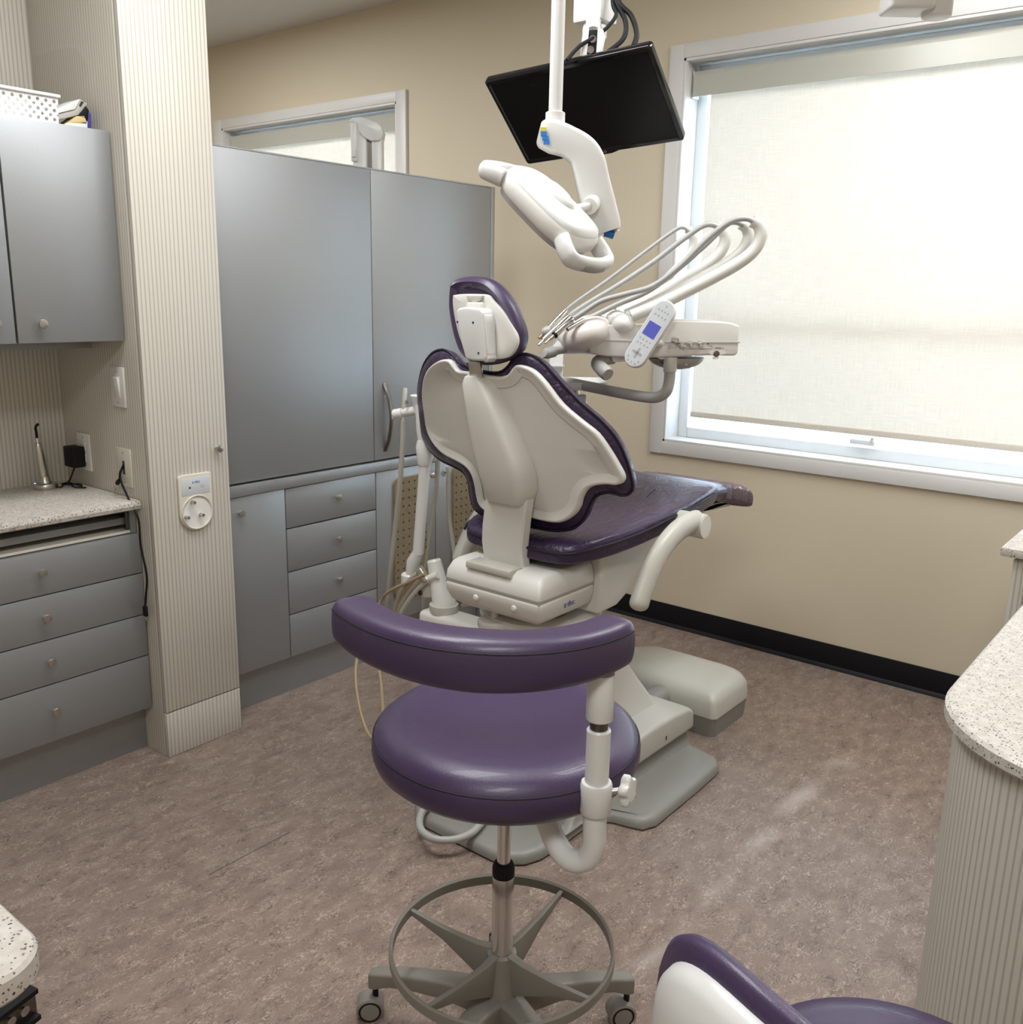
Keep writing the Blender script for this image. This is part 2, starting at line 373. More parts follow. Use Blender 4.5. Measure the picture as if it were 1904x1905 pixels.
def window(nm, W, oL, oR, oB, oT, val_z, sh, rail):
    y0 = WY - .018
    root = build(MB().box(W[0], W[1], y0 + .004, WY + .155, W[2], W[2] + .012), nm, trim_m, kind='structure', bevel=.0015)
    for (a, b, c, d) in ((oL, W[0], oB, oT), (W[1], oR, oB, oT), (W[0], W[1], W[3], oT), (W[0], W[1], oB, W[2])):
        build(MB().box(a, b, y0, WY, c, d), 'casing', trim_m, root, bevel=.002)
    for (a, b, c, d) in ((W[0], W[0] + .012, W[2], W[3]), (W[1] - .012, W[1], W[2], W[3]), (W[0], W[1], W[3] - .012, W[3])):
        build(MB().box(a, b, y0 + .004, WY + .155, c, d), 'jamb', trim_m, root, bevel=.0015)
    # vinyl sash
    f = .048; ya, yb = WY + .105, WY + .150; a0, a1, b0, b1 = W[0] + .012, W[1] - .012, W[2] + .012, W[3] - .012
    for (a, b, c, d) in ((a0, a0 + f, b0, b1), (a1 - f, a1, b0, b1), (a0 + f, a1 - f, b1 - f, b1), (a0 + f, a1 - f, b0, b0 + f), (a0 + f, a1 - f, rail - .02, rail + .02)):
        build(MB().box(a, b, ya, yb, c, d), 'sash', vinyl_m, root, bevel=.004)
    for (c, d) in ((b0 + f, rail - .02), (rail + .02, b1 - f)):
        build(MB().box(a0 + f, a1 - f, WY + .128, WY + .132, c, d), 'pane', glass_m, root, smooth=0)
    return root
w1 = window('window_1', W1, -2.215, .32, .836, 2.597, 2.4, None, 1.425)
w2 = window('window_2', W2, -5.587, -3.822, .836, 2.60, 2.4, None, 1.425)
def shade(x0, x1, zv0, zv1, xb0, xb1, zb, label, crank):
    t = thing('roller_shade', label, 'blind', ((x0 + x1) / 2, WY + .06, zb), None)
    ya, yb = WY + .035, WY + .092
    pts = [(ya, zv0), (ya, zv1 - .02), (ya + .010, zv1), (yb, zv1), (yb, zv1 - .004), (ya + .012, zv1 - .004), (ya + .004, zv1 - .022), (ya + .004, zv0)]
    build(MB().prism([(x0, y, z) for y, z in pts], (x1 - x0, 0, 0)), 'valance', val_m, t, smooth=25)
    build(MB().box(x0 - .002, x0 + .003, ya, yb, zv0 - .004, zv1), 'end_cap', plate_m, t, bevel=.001)
    build(MB().cyl((x0 + .01, WY + .066, zv1 - .05), (x1 - .01, WY + .066, zv1 - .05), .022), 'roller', fab_m, t)
    build(MB().box(xb0, xb1, WY + .0665, WY + .0675, zb, zv1 - .05), 'fabric', fab_m, t, smooth=0)
    build(MB().box(xb0, xb1, WY + .060, WY + .072, zb - .004, zb + .022), 'hem_bar', fab_m, t, bevel=.004)
    return t
shade(W1[0] + .022, W1[1] - .02, 2.392, 2.495, W1[0] + .095, W1[1] - .03, 1.012, 'large cream roller shade lowered over the big window', True)
shade(W2[0] + .022, W2[1] - .02, 2.41, 2.505, W2[0] + .05, W2[1] - .03, 1.012, 'cream roller shade in the smaller window behind the partition', False)
# window crank
t = thing('window_crank', 'white crank handle below the large roller shade', 'handle', on('y', WY + .10, 1607, 826))
p = on('y', WY + .09, 1607, 820)
build(MB().box(p.x - .055, p.x + .05, p.y - .012, p.y + .014, p.z - .018, p.z + .006), 'housing', vinyl_m, t, bevel=.006)
build(MB().cyl(p + Vector((.035, -.014, .0)), p + Vector((.045, -.022, .02)), .007), 'knob', plate_m, t, bevel=.001)

# ---------------------------------------------------------------- ceiling light panels
lamp_spots = ((-1.75, 1.35, 'nearest the column cabinet'), (.10, -.45, 'behind the viewer'), (-.55, 2.75, 'before the large window'), (-4.7, .9, 'in the next bay, nearer the middle'), (-4.6, 2.2, 'in the next bay, nearer the small window'))
for x, y, where in lamp_spots:
    t = thing('ceiling_light', 'flat white ceiling light panel ' + where, 'ceiling light', (x, y, CEIL - .03), 'ceiling light panels')
    build(MB().box(x - .30, x + .30, y - .60, y - .585, CEIL - .02, CEIL), 'frame', trim_m, t)
    build(MB().box(x - .30, x + .30, y + .585, y + .60, CEIL - .02, CEIL), 'frame', trim_m, t)
    build(MB().box(x - .30, x - .285, y - .585, y + .585, CEIL - .02, CEIL), 'frame', trim_m, t)
    build(MB().box(x + .285, x + .30, y - .585, y + .585, CEIL - .02, CEIL), 'frame', trim_m, t)
    build(MB().box(x - .285, x + .285, y - .585, y + .585, CEIL - .012, CEIL - .002), 'diffuser', lamp_m, t, smooth=0)
    ld = bpy.data.lights.new('tube_light', 'AREA'); ld.shape = 'RECTANGLE'; ld.size = .56; ld.size_y = 1.16
    ld.energy = LAMP_W; ld.color = LAMP_COL; ld.spread = radians(LAMP_SPREAD)
    lo_ = bpy.data.objects.new('tube_light', ld); C.objects.link(lo_); lo_.parent = t; lo_.location = (0, 0, .03 - .0145)

# ---------------------------------------------------------------- knobs
def knob(parent, x, y, z, d=X, m=None, s=1.0):
    prof = [(.0045 * s, 0), (.0045 * s, .012 * s), (.008 * s, .015 * s), (.0125 * s, .0175 * s), (.0135 * s, .021 * s), (.012 * s, .0245 * s), (.006 * s, .0255 * s), (.001, .0257 * s)]
    return build(MB().lathe(prof, (x, y, z), d, 20), 'knob', m or steel_m, parent)

# ---------------------------------------------------------------- column cabinet
cc = thing('column_cabinet', 'floor-to-ceiling narrow cabinet column of pale line-grained laminate with one small knob', 'cabinet', (-2.94, 1.675, 0))
build(MB().box(-3.212, -2.7045, 1.53, 1.82, 0, CEIL - .002), 'body', wood_m, cc, bevel=.001)
build(MB().box(-2.7045, -2.699, 1.536, 1.814, .002, CEIL - .006), 'door_gap', greyd_m, cc)
d = build(MB().box(-2.699, -2.68, 1.5315, 1.8185, .1625, CEIL - .005), 'door', wood_m, cc, bevel=.0012)
knob(d, -2.68, 1.774, 1.03)
build(MB().box(-2.699, -2.68, 1.5315, 1.8185, .001, .158), 'plinth', wood_m, cc, bevel=.0012)
sh = [on('y', 1.5285, *p) for p in ((62, 112), (75, 102), (130, 88), (148, 98), (160, 118), (167, 150), (168, 208), (62, 190))]
sheet = build(MB().prism(cr(sh, 4, closed=True), (0, -.0012, 0)), 'clear_sheet', mat('clear_sheet', (.62, .58, .50), .25, alpha=.03), None, smooth=30, label='thin clear plastic sheet stuck high on the column side', cat='plastic sheet')
# ---------------------------------------------------------------- left base cabinet
bc = thing('base_cabinet', 'grey base cabinet with four knobbed drawers under the left worktop', 'cabinet', (-2.99, 1.0, 0))
build(MB().box(-3.212, -2.777, .20, 1.525, .166, .772), 'body', greyd_m, bc)
build(MB().box(-3.212, -2.777, 1.507, 1.526, .772, .85), 'side_panel', grey_m, bc, smooth=0)
build(MB().box(-3.212, -2.777, .20, .22, .772, .85), 'side_panel', grey_m, bc, smooth=0)
build(MB().box(-3.212, -3.19, .22, 1.507, .772, .85), 'back_panel', greyd_m, bc, smooth=0)
build(MB().box(-3.212, -2.815, .20, 1.528, 0, .164), 'kick', grey_m, bc, smooth=0)
for y0, y1 in ((.882, 1.525), (.226, .878)):
    for z0, z1, kz in ((.640, .770, .713), (.4975, .6365, .571), (.354, .494, .428), (.166, .3505, .266)):
        d = build(MB().box(-2.775, -2.757, y0, y1, z0, z1), 'drawer', grey_m, bc, bevel=.0012)
        knob(d, -2.757, 1.202 if y0 > .5 else .552, kz)
d = build(MB().box(-3.15, -2.795, .23, 1.50, .800, .822), 'pullout_shelf', grey_m, bc, bevel=.001)
build(MB().box(-2.80, -2.785, 1.496, 1.506, .785, .84), 'slide', gun_m, bc)
build(MB().box(-3.15, -2.777, .23, 1.505, .774, .782), 'ledge', plate_m, bc, smooth=0)
wt = MB()
prof = [(-3.211, .852), (-2.748, .852), (-2.741, .856), (-2.738, .867), (-2.741, .878), (-2.748, .882), (-3.211, .882)]
wt.prism([(x, .18, z) for x, z in prof], (0, 1.347, 0))
build(wt, 'worktop', stone_m, smooth=30, label='speckled cream stone worktop above the left grey drawers', cat='worktop')
# ---------------------------------------------------------------- upper cabinet
uc = thing('wall_cabinet', 'grey two-door wall cabinet above the left worktop', 'cabinet', (-2.99, 1.1, 1.385))
build(MB().box(-3.212, -2.777, .55, 1.522, 1.386, 1.985), 'body', greyd_m, uc)
build(MB().box(-3.212, -2.777, .55, 1.522, 1.985, 1.99), 'top_panel', grey_m, uc, smooth=0)
for y0, y1, ky in ((1.2065, 1.522, 1.271), (.885, 1.2005, 1.146), (.55, .881, .82)):
    d = build(MB().box(-2.775, -2.757, y0, y1, 1.384, 1.99), 'door', grey_m, uc, bevel=.0015)
    knob(d, -2.757, ky, 1.439)
build(MB().box(-3.212, -2.915, .55, 1.50, 1.355, 1.386), 'light_rail', grey_m, uc, bevel=.001)

# ---------------------------------------------------------------- partition cabinet
pc = thing('partition_cabinet', 'long grey partition cabinet with two tall doors above drawers and lower doors', 'cabinet', (-3.0, 2.55, 0))
build(MB().box(-3.25, -2.777, 1.822, 3.262, .166, 1.995), 'body', greyd_m, pc)
build(MB().box(-3.25, -2.757, 1.822, 3.262, 1.995, 2.0), 'top_panel', grey_m, pc, smooth=0)
build(MB().box(-3.25, -2.755, 3.264, 3.288, 0, 2.0), 'end_panel', grey_m, pc, bevel=.001)
build(MB().box(-3.25, -2.815, 1.822, 3.262, 0, .164), 'kick', grey_m, pc, smooth=0)
build(MB().box(-2.777, -2.748, 1.822, 2.914, .833, .873), 'shelf_edge', grey_m, pc, bevel=.001)
build(MB().box(-2.775, -2.757, 1.8225, 2.5535, .880, 1.994), 'door', grey_m, pc, bevel=.0012)
d = build(MB().box(-2.775, -2.757, 2.5565, 3.262, .880, 1.994), 'door', grey_m, pc, bevel=.0012)
hp = [Vector((-2.757, 2.615, .912)), Vector((-2.752, 2.615, .925)), Vector((-2.735, 2.617, .965)), Vector((-2.722, 2.618, 1.048)), Vector((-2.735, 2.617, 1.135)), Vector((-2.752, 2.615, 1.178)), Vector((-2.757, 2.615, 1.19))]
build(MB().tube(cr(hp, 5), .008, 12, sq=((0, 1, 0), 1.25, .55)), 'handle', gun_m, d)
d = build(MB().box(-2.775, -2.757, 1.8225, 2.1045, .168, .830), 'lower_door', grey_m, pc, bevel=.0012); knob(d, -2.757, 1.903, .775)
for z0, z1, kz in ((.6785, .829, .763), (.5095, .6735, .595), (.340, .5055, .427), (.168, .336, .26)):
    d = build(MB().box(-2.775, -2.757, 2.1085, 2.5585, z0, z1), 'drawer', grey_m, pc, bevel=.0012); knob(d, -2.757, 2.352, kz, s=.9)
def pegdoor(y0, y1, zt, ky, p0, p1, pz0, pz1):
    d = build(MB().box(-2.775, -2.757, y0, y1, .168, zt), 'lower_door', grey_m, pc, bevel=.0012); knob(d, -2.757, ky, .778)
    pts = []
    r = .035
    for cx_, cz_, a0 in ((p1 - r, pz1 - r, 0), (p0 + r, pz1 - r, 90), (p0 + r, pz0 + r, 180), (p1 - r, pz0 + r, 270)):
        for k in range(6):
            a = radians(a0 + 90 * k / 5); pts.append((-2.757, cx_ + r * cos(a), cz_ + r * sin(a)))
    b = build(MB().prism(pts, (.012, 0, 0)), 'perforated_board', peg_m, d, smooth=30)
    h = MB(); st = .034
    ny = int((p1 - p0 - .02) / st); nz = int((pz1 - pz0 - .02) / st)
    for i in range(ny + 1):
        for j in range(nz + 1):
            yy = p0 + .016 + i * st; zz = pz1 - .022 - j * st
            if (i in (0, ny)) and j == 0: continue
            h.lathe([(.0046, 0), (.0046, .0006)], (-2.7452, yy, zz), X, 8)
    build(h, 'perforation', dot_m, b, kind='stuff')
pegdoor(2.5625, 2.912, .829, 2.876, 2.655, 2.845, .26, .79)
pegdoor(2.9165, 3.262, .872, 2.975, 3.02, 3.21, .26, .80)

# ---------------------------------------------------------------- plates and small things in the left niche
SY = 1.53
def plate(name, label, cat, px0, py0, px1, py1, m):
    a = on('y', SY, px0, py0); b = on('y', SY, px1, py1)
    t = thing(name, label, cat, ((a.x + b.x) / 2, SY, b.z))
    build(MB().box(a.x, b.x, SY - .006, SY, b.z, a.z), 'cover', m, t, bevel=.0018)
    cx_, cz_ = (a.x + b.x) / 2, (a.z + b.z) / 2
    for s in (-1, 1): build(MB().cyl((cx_, SY - .0058, cz_ + s * .049), (cx_, SY - .0072, cz_ + s * .049), .0028, 10), 'screw', steel_m, t)
    return t, cx_, cz_
t, px_, pz_ = plate('light_switch', 'white rocker light switch on the column side', 'switch', 206, 681, 236.5, 759, platew_m)
build(MB().box(px_ - .017, px_ + .017, SY - .0075, SY - .0055, pz_ - .034, pz_ + .034), 'bezel', platew_m, t, bevel=.0006)
r = MB(); r.prism([(px_ - .0155, SY - .007, pz_ - .032), (px_ - .0155, SY - .007, pz_ + .032), (px_ - .0155, SY - .0135, pz_ + .030), (px_ - .0155, SY - .008, pz_ - .030)], (.031, 0, 0))
build(r, 'rocker', platew_m, t, bevel=.0006)
t, px_, pz_ = plate('wall_outlet', 'ivory duplex outlet with the black adapter plugged in', 'outlet', 144, 803, 173.5, 877, platew_m)
for s in (-1, 1):
    o_ = build(MB().box(px_ - .016, px_ + .016, SY - .0085, SY - .0055, pz_ + s * .020 - .015, pz_ + s * .020 + .015), 'receptacle', platew_m, t, bevel=.003)
    for e in (-1, 1): build(MB().box(px_ + e * .006 - .001, px_ + e * .006 + .001, SY - .0089, SY - .0083, pz_ + s * .02 - .003, pz_ + s * .02 + .006), 'slot', ink_m, o_)
ax_, az_ = px_, pz_
t, px_, pz_ = plate('cable_plate', 'ivory wall plate with a slot that black cables come out of', 'wall plate', 218, 831, 249.5, 908, plate_m)
build(MB().box(px_ - .006, px_ + .006, SY - .0066, SY - .0058, pz_ - .022, pz_ + .022), 'slot', ink_m, t)
cpx, cpz = px_, pz_
# adapter
t = thing('power_adapter', 'black square power adapter plugged into the wall outlet with its cord bunched below', 'adapter', (ax_, SY - .05, az_ - .05))
build(MB().box(ax_ - .050, ax_ + .018, SY - .052, SY - .009, az_ - .050, az_ + .020), 'case', black_m, t, bevel=.005)
pts = [Vector((ax_ - .02, SY - .03, az_ - .05)), Vector((ax_ - .03, SY - .05, .90)), Vector((ax_ - .06, SY - .06, .887)), Vector((ax_ - .02, SY - .02, .887)), Vector((ax_ + .03, SY - .04, .89)), Vector((ax_ - .01, SY - .06, .90)), Vector((ax_ - .04, SY - .04, .887)), Vector((ax_ + .02, SY - .055, .888)), Vector((ax_ + .055, SY - .035, .887))]
build(MB().tube(cr(pts, 6), .0026, 8), 'cord', black_m, t)
# HDMI cable
Yc = SY - .022
t = thing('video_cable', 'black video cable hanging from the slotted plate over the worktop edge', 'cable', (cpx, Yc, .43))
c0 = Vector((cpx, SY - .006, cpz + .01))
pts = [c0, Vector((cpx + .002, Yc, cpz - .03)), on('y', Yc, 238, 925), on('y', Yc, 246, 960), on('y', Yc, 262, 1015), on('y', Yc, 273, 1070), on('y', Yc, 272, 1105), on('y', Yc, 270, 1130)]
for q in pts[3:]: q.x = max(q.x, -2.728)
build(MB().tube(cr(pts, 8), .0034, 10), 'cord', black_m, t)
p = pts[-1]
build(MB().box(p.x - .009, p.x + .009, p.y - .005, p.y + .005, p.z - .03, p.z + .004), 'plug', black_m, t, bevel=.002)
build(MB().box(p.x - .007, p.x + .007, p.y - .0025, p.y + .0025, p.z - .043, p.z - .03), 'connector', steel_m, t)
t = thing('usb_cable', 'short black cable end with a metal plug beside the slotted plate', 'cable', (cpx - .02, Yc, cpz - .06))
a = Vector((cpx - .002, SY - .006, cpz - .0)); b = on('y', Yc, 222, 893); c = on('y', Yc, 213, 909)
build(MB().tube(cr([a, a + Vector((0, -.012, -.012)), b], 5), .003, 8), 'cord', black_m, t)
dd = (c - b).normalized()
build(MB().tube([b, b + dd * .006, b + dd * .02], [.005, .0075, .007], 8), 'plug', black_m, t)
build(MB().obox(c, dd, Y, dd.cross(Y), .008, .0025, .0055), 'connector', steel_m, t)

# curing light on its stand
q = on('z', .882, 80, 907); q.x, q.y = q.x + .02, q.y - .0
t = thing('curing_light', 'silver pen-shaped curing light standing in its round charging base', 'curing light', (q.x, q.y, .882))
build(MB().lathe([(.036, 0), (.038, .003), (.038, .013), (.035, .018), (.020, .0195), (.0175, .024), (.0135, .042), (.0125, .0425), (.0125, .034), (.001, .033)], (q.x, q.y, .882), Z, 32), 'base', steel_m, t)
tilt = -RT * .10
f = lambda s, dz: Vector((q.x, q.y, .882)) + UP * dz + tilt * dz * .8
build(MB().tube([f(0, .030), f(0, .06), f(0, .11), f(0, .145), f(0, .152), f(0, .156)], [.0125, .0140, .0130, .0105, .0082, .0065], 20), 'body', steel_m, t)
build(MB().tube([f(0, .155), f(0, .170)], [.0055, .0045], 16), 'collar', chrome_m, t)
g = f(0, .170)
build(MB().tube(cr([g, g + Vector((0, 0, .02)), g + UP * .034 - RT * .001, g + UP * .043 + RT * .004, g + UP * .046 + RT * .009], 4), [.0042] * 16 + [.005], 12), 'light_guide', black_m, t)
build(MB().ell(Vector((q.x, q.y, .9)) - RT * .028 - FW * .012, X, Y, Z, .003, .003, .002, 10, 6), 'led', led_m, t)
build(MB().tube(cr([Vector((q.x, q.y, .888)) + RT * .036, Vector((q.x, q.y, .887)) + RT * .05, Vector((ax_ - .05, SY - .06, .887))], 5), .002, 8), 'cord', black_m, t)

# basket and cartons on top of the wall cabinet
BX = -2.80
a = on('x', BX, 107, 176); b = on('x', BX, -35, 166)
t = thing('basket', 'white perforated plastic basket on top of the wall cabinet', 'basket', (BX - .08, (a.y + b.y) / 2, 1.99))
ya, yb = b.y, a.y; zt = a.z
bs = MB()
holes = MB()
front = MB(); n = 12; yl = [ya + (yb - ya) * i / n for i in range(n + 1)]
zl = [1.992, 2.008, 2.026, 2.044, zt - .008]
# front wall with real round holes: each cell is a frame around a ring
def holewall(mb, fn, u0, u1, v0, v1, nu, nv, rad, th):
    for i in range(nu):
        for j in range(nv):
            a0, a1 = u0 + (u1 - u0) * i / nu, u0 + (u1 - u0) * (i + 1) / nu; b0, b1 = v0 + (v1 - v0) * j / nv, v0 + (v1 - v0) * (j + 1) / nv
            cu, cv = (a0 + a1) / 2, (b0 + b1) / 2; N = 12
            sq = []
            for k in range(N):
                an = 2 * pi * k / N; cx_, sy_ = cos(an), sin(an); s = 1 / max(abs(cx_), abs(sy_))
                sq.append((cu + (a1 - a0) / 2 * cx_ * s, cv + (b1 - b0) / 2 * sy_ * s))
            rg = [(cu + rad * cos(2 * pi * k / N), cv + rad * sin(2 * pi * k / N)) for k in range(N)]
            mb.rings([[fn(*p, 0) for p in sq], [fn(*p, 0) for p in rg], [fn(*p, th) for p in rg], [fn(*p, th) for p in sq]], False, False)
holewall(bs, lambda u, v, w: Vector((BX - w - (2.06 - v) * .10, u, v)), ya, yb, 1.994, zt - .008, 9, 3, .0048, .002)
holewall(bs, lambda u, v, w: Vector((u, yb - w, v)), BX - .16, BX - .005, 1.994, zt - .008, 6, 3, .0048, .002)
bs.box(BX - .165, BX - .162, ya, yb, 1.992, zt - .008); bs.box(BX - .165, BX - .004, ya, yb, 1.991, 1.9935); bs.box(BX - .165, BX - .004, ya, ya + .002, 1.992, zt)
build(bs, 'body', basket_m, t, smooth=0)
rim = MB()
for (x0, x1, y0, y1) in ((BX - .004, BX + .006, ya - .004, yb + .006), (BX - .170, BX - .16, ya - .004, yb + .006), (BX - .16, BX - .004, yb - .004, yb + .006), (BX - .16, BX - .004, ya - .004, ya + .004)):
    rim.box(x0, x1, y0, y1, zt - .009, zt)
build(rim, 'rim', basket_m, t, bevel=.002)
def carton(name, label, cat, px, m, thick, lift=0):
    P4 = [on('x', BX - .02, *p) for p in px]
    return build(MB().prism(P4, (-thick, .0, 0)), name, m, None, bevel=.001, label=label, cat=cat)
carton('carton', 'white slim carton leaning out beside the basket', 'box', [(108, 202), (150, 184), (140, 203), (107, 211)], paper_m, .10)
ct = thing('flat_carton', 'grey carton with a black mark lying under the white one', 'box', on('x', BX - .02, 130, 215))
P4 = [on('x', BX - .024, *p) for p in [(106, 212), (141, 203), (150, 185), (163, 193), (146, 214), (106, 223)]]
build(MB().prism(P4, (-.10, 0, 0)), 'box', mat('grey_card', (.42, .40, .36), .6), ct, bevel=.001)
P4 = [on('x', BX - .0235, *p) for p in [(147, 196), (151, 188), (156, 190), (150, 199)]]
build(MB().prism(P4, (.001, 0, 0)), 'mark', ink_m, ct, smooth=0)
carton('black_pouch', 'black crumpled pouch behind the grey carton', 'pouch', [(146, 216), (160, 197), (166, 206), (165, 222), (156, 220)], black_m, .03)
carton('envelope', 'tan card envelope at the bottom of the cartons', 'envelope', [(126, 229), (143, 216), (157, 215), (163, 231)], yellow_m, .06)
carton('white_pad', 'white paper pad edge below the tan envelope', 'pad', [(108, 236), (130, 227), (163, 226), (163, 240)], paper_m, .012)
carton('blue_folder', 'narrow blue folder edge standing beside the cartons', 'folder', [(163, 238), (164, 208), (169, 211), (170, 240)], blueb_m, .07)

# ---------------------------------------------------------------- accessory plate on the column
FX = -2.68
t = thing('accessory_plate', 'white rounded accessory plate with three chrome ports on the column front', 'control panel', (FX, 1.684, .764))
cy, cz, R_ = 1.684, .829, .0615
pts = [(FX, cy - R_ + .008, .957), (FX, cy - R_, .950), (FX, cy - R_, cz)]
pts += [(FX, cy - R_ * cos(a), cz - R_ * sin(a)) for a in [pi * k / 20 for k in range(1, 20)]]
pts += [(FX, cy + R_, cz), (FX, cy + R_, .950), (FX, cy + R_ - .008, .957)]
build(MB().prism(pts, (.009, 0, 0)), 'face_plate', plate_m, t, bevel=.003, seg=3)
build(MB().box(FX + .008, FX + .0098, cy - .052, cy + .052, .888, .945), 'display', panel_m, t, bevel=.0006)
text('a·dec', 'logo', logo_m, t, (FX + .0099, cy + .002, .930), Y, Z, .014)
build(MB().lathe([(.0035, 0), (.0035, .0006)], (FX + .0098, cy - .022, .913), X, 16), 'sensor', ink_m, t)
build(MB().lathe([(.0055, 0), (.0055, .0006), (.0045, .0006), (.0045, 0)], (FX + .0098, cy + .024, .913), X, 20, cap=False), 'button_ring', greypl_m, t)
build(MB().lathe([(.052, .0125), (.052, .0095), (.047, .0098), (.040, .0094), (.001, .0092)], (FX, cy, cz), X, 40, cap=False), 'recess', cream_m, t)
build(MB().lathe([(.050, .009), (.0535, .013), (.056, .0135), (.0575, .009)], (FX, cy, cz), X, 40, cap=False), 'recess_rim', plate_m, t)
for (px, py) in ((357, 934), (346, 962), (373, 957)):
    p = on('x', FX + .012, px, py)
    o_ = build(MB().lathe([(.0055, 0), (.0055, .006), (.004, .006), (.004, .014), (.0055, .015), (.0055, .021), (.002, .0215)], (FX + .009, p.y, p.z), X, 16), 'port', chrome_m, t)

# ---------------------------------------------------------------- x-ray column behind the partition
k = 4.62
t = thing('xray_arm', 'white folded x-ray arm standing up behind the grey partition', 'x-ray arm', (K(682, 300, k).x, K(682, 300, k).y, 0))
b0 = K(655, 300, k).z
zc = K(680, 225, k).z
def pk_(px, py, dk=0): return K(px, py, k + dk)
capo = [(650, 226), (655, 219), (668, 217), (700, 226), (710, 234), (713, 245), (711, 256), (706, 262), (690, 262), (676, 255), (668, 243), (664, 230), (655, 226)]
build(MB().prism([pk_(*p) for p in capo], FW * .09), 'end_cap', white_m, t, bevel=.006, seg=3)
for (l0, l1, m, dk) in ((654, 682, white_m, .012), (691, 711, white_m, .012)):
    a, b = pk_(l0, 245, dk), pk_(l1, 245, dk)
    build(MB().prism([Vector((a.x, a.y, a.z)), Vector((b.x, b.y, b.z)), Vector((b.x, b.y, .02)), Vector((a.x, a.y, .02))], FW * .07), 'arm_beam', m, t, bevel=.008, seg=3)
a, b = pk_(681, 250, .03), pk_(692, 250, .03)
build(MB().prism([a, b, Vector((b.x, b.y, .02)), Vector((a.x, a.y, .02))], FW * .04), 'slot', gun_m, t)
a, b = pk_(652, 228, .0), pk_(664, 228, .0); c = pk_(658, 300, 0)
build(MB().prism([a, b, Vector((b.x, b.y, c.z)), Vector((a.x, a.y, c.z))], FW * .012), 'side_cover', white_m, t, bevel=.004)
a, b = pk_(654, 273, -.01), pk_(662, 292, -.01)
build(MB().prism([a, Vector((b.x, b.y, a.z)), b, Vector((a.x, a.y, b.z))], FW * .012), 'latch', white_m, t, bevel=.002)
g = pk_(682, 300, .05); build(MB().box(g.x - .2, g.x + .09, g.y - .15, g.y + .2, 0, .04), 'foot', white_m, t, bevel=.008)

# ---------------------------------------------------------------- ceiling track shared by light and monitor
mx_, my_ = -1.704, 2.479
lx_, ly_ = -1.431, 1.929
# ---------------------------------------------------------------- monitor
mc = Vector((-1.717, 2.454, 2.087)); mu = Vector((.991, .113, .073)).normalized(); mv = Vector((.038, -.751, .659)); mv = (mv - mu * mv.dot(mu)).normalized(); mn = mu.cross(mv)
t = thing('monitor', 'black flat monitor hanging tilted from a white ceiling mount', 'monitor', mc)
Wm, Hm = .545, .318
def rrect(w, h, r, n=5):
    out = []
    for cx_, cz_, a0 in ((w / 2 - r, h / 2 - r, 0), (-w / 2 + r, h / 2 - r, 90), (-w / 2 + r, -h / 2 + r, 180), (w / 2 - r, -h / 2 + r, 270)):
        for i in range(n):
            a = radians(a0 + 90 * i / (n - 1)); out.append((cx_ + r * cos(a), cz_ + r * sin(a)))
    return out
build(MB().prism([mc + mu * a + mv * b for a, b in rrect(Wm, Hm, .010)], -mn * .022), 'housing', blackg_m, t, bevel=.003, smooth=40)
bz = MB(); o1 = rrect(Wm, Hm, .010); o2 = rrect(Wm - .030, Hm - .034, .003)
bz.rings([[mc + mu * a + mv * b for a, b in o1], [mc + mu * a + mv * b + mn * .004 for a, b in rrect(Wm - .008, Hm - .008, .008)], [mc + mu * a + mv * b + mn * .004 for a, b in rrect(Wm - .024, Hm - .028, .003)], [mc + mu * a + mv * b + mn * .001 for a, b in o2]], False, False)
build(bz, 'bezel', blackg_m, t)
build(MB().prism([mc + mu * a + mv * b for a, b in o2], mn * .0012), 'screen', screen_m, t)
build(MB().prism([mc + mu * a + mv * (b - Hm / 2) for a, b in ((-.07, .002), (.07, .002), (.03, -.008), (-.03, -.008))], -mn * .015), 'chin', blackg_m, t, bevel=.002)
text('LG', 'logo', greypl_m, t, mc + mu * .012 - mv * (Hm / 2 - .006) + mn * .0042, mu, mv, .011)
build(MB().prism([mc + mu * a + mv * b - mn * .022 for a, b in rrect(.30, .20, .03)], -mn * .02), 'rear_cover', black_m, t, bevel=.006)
# mount arm
mt = Vector((mx_, my_, 0))
build(MB().cyl((mx_, my_, 2.335), (mx_, my_, CEIL), .028), 'ceiling_pole', white_m, t)
build(MB().box(mx_ - .05, mx_ + .05, my_ - .045, my_ + .045, 2.325, 2.42), 'knuckle_box', white_m, t, bevel=.008)
build(MB().cyl((mx_, my_, 2.285), (mx_, my_, 2.328), .036), 'collar', white_m, t, bevel=.004)
a = Vector((mx_, my_, 2.29)); b = mc - mn * .05 + mv * .03
dirv = (b - a).normalized(); sd = RT
fo = dirv.cross(sd).normalized()
build(MB().cyl(a + Vector((0, 0, .02)), a - Vector((0, 0, .05)), .022), 'swivel', white_m, t, bevel=.003)
for pl_ in ([(1081, 112), (1085, 62), (1091, 51), (1097, 51), (1092, 112)], [(1109, 108), (1113, 51), (1123, 54), (1127, 70), (1120, 106)]):
    build(MB().prism([K(*q, 2.875) for q in pl_], FW * .06), 'yoke', white_m, t, bevel=.004)
tb = build(MB().prism([K(*q, 2.88) for q in [(1088, 110), (1093, 56), (1113, 55), (1109, 108)]], FW * .05), 'tilt_block', black_m, t, bevel=.002)
for q in ((1103, 73), (1099, 93)): build(MB().lathe([(.010, 0), (.010, .003), (.007, .003), (.007, .001)], K(*q, 2.879), -FW, 18), 'tilt_screw', gun_m, tb)
build(MB().tube([K(1104, 62, 2.91), K(1105, 30, 2.97)], .022, 16), 'swivel_neck', white_m, t)
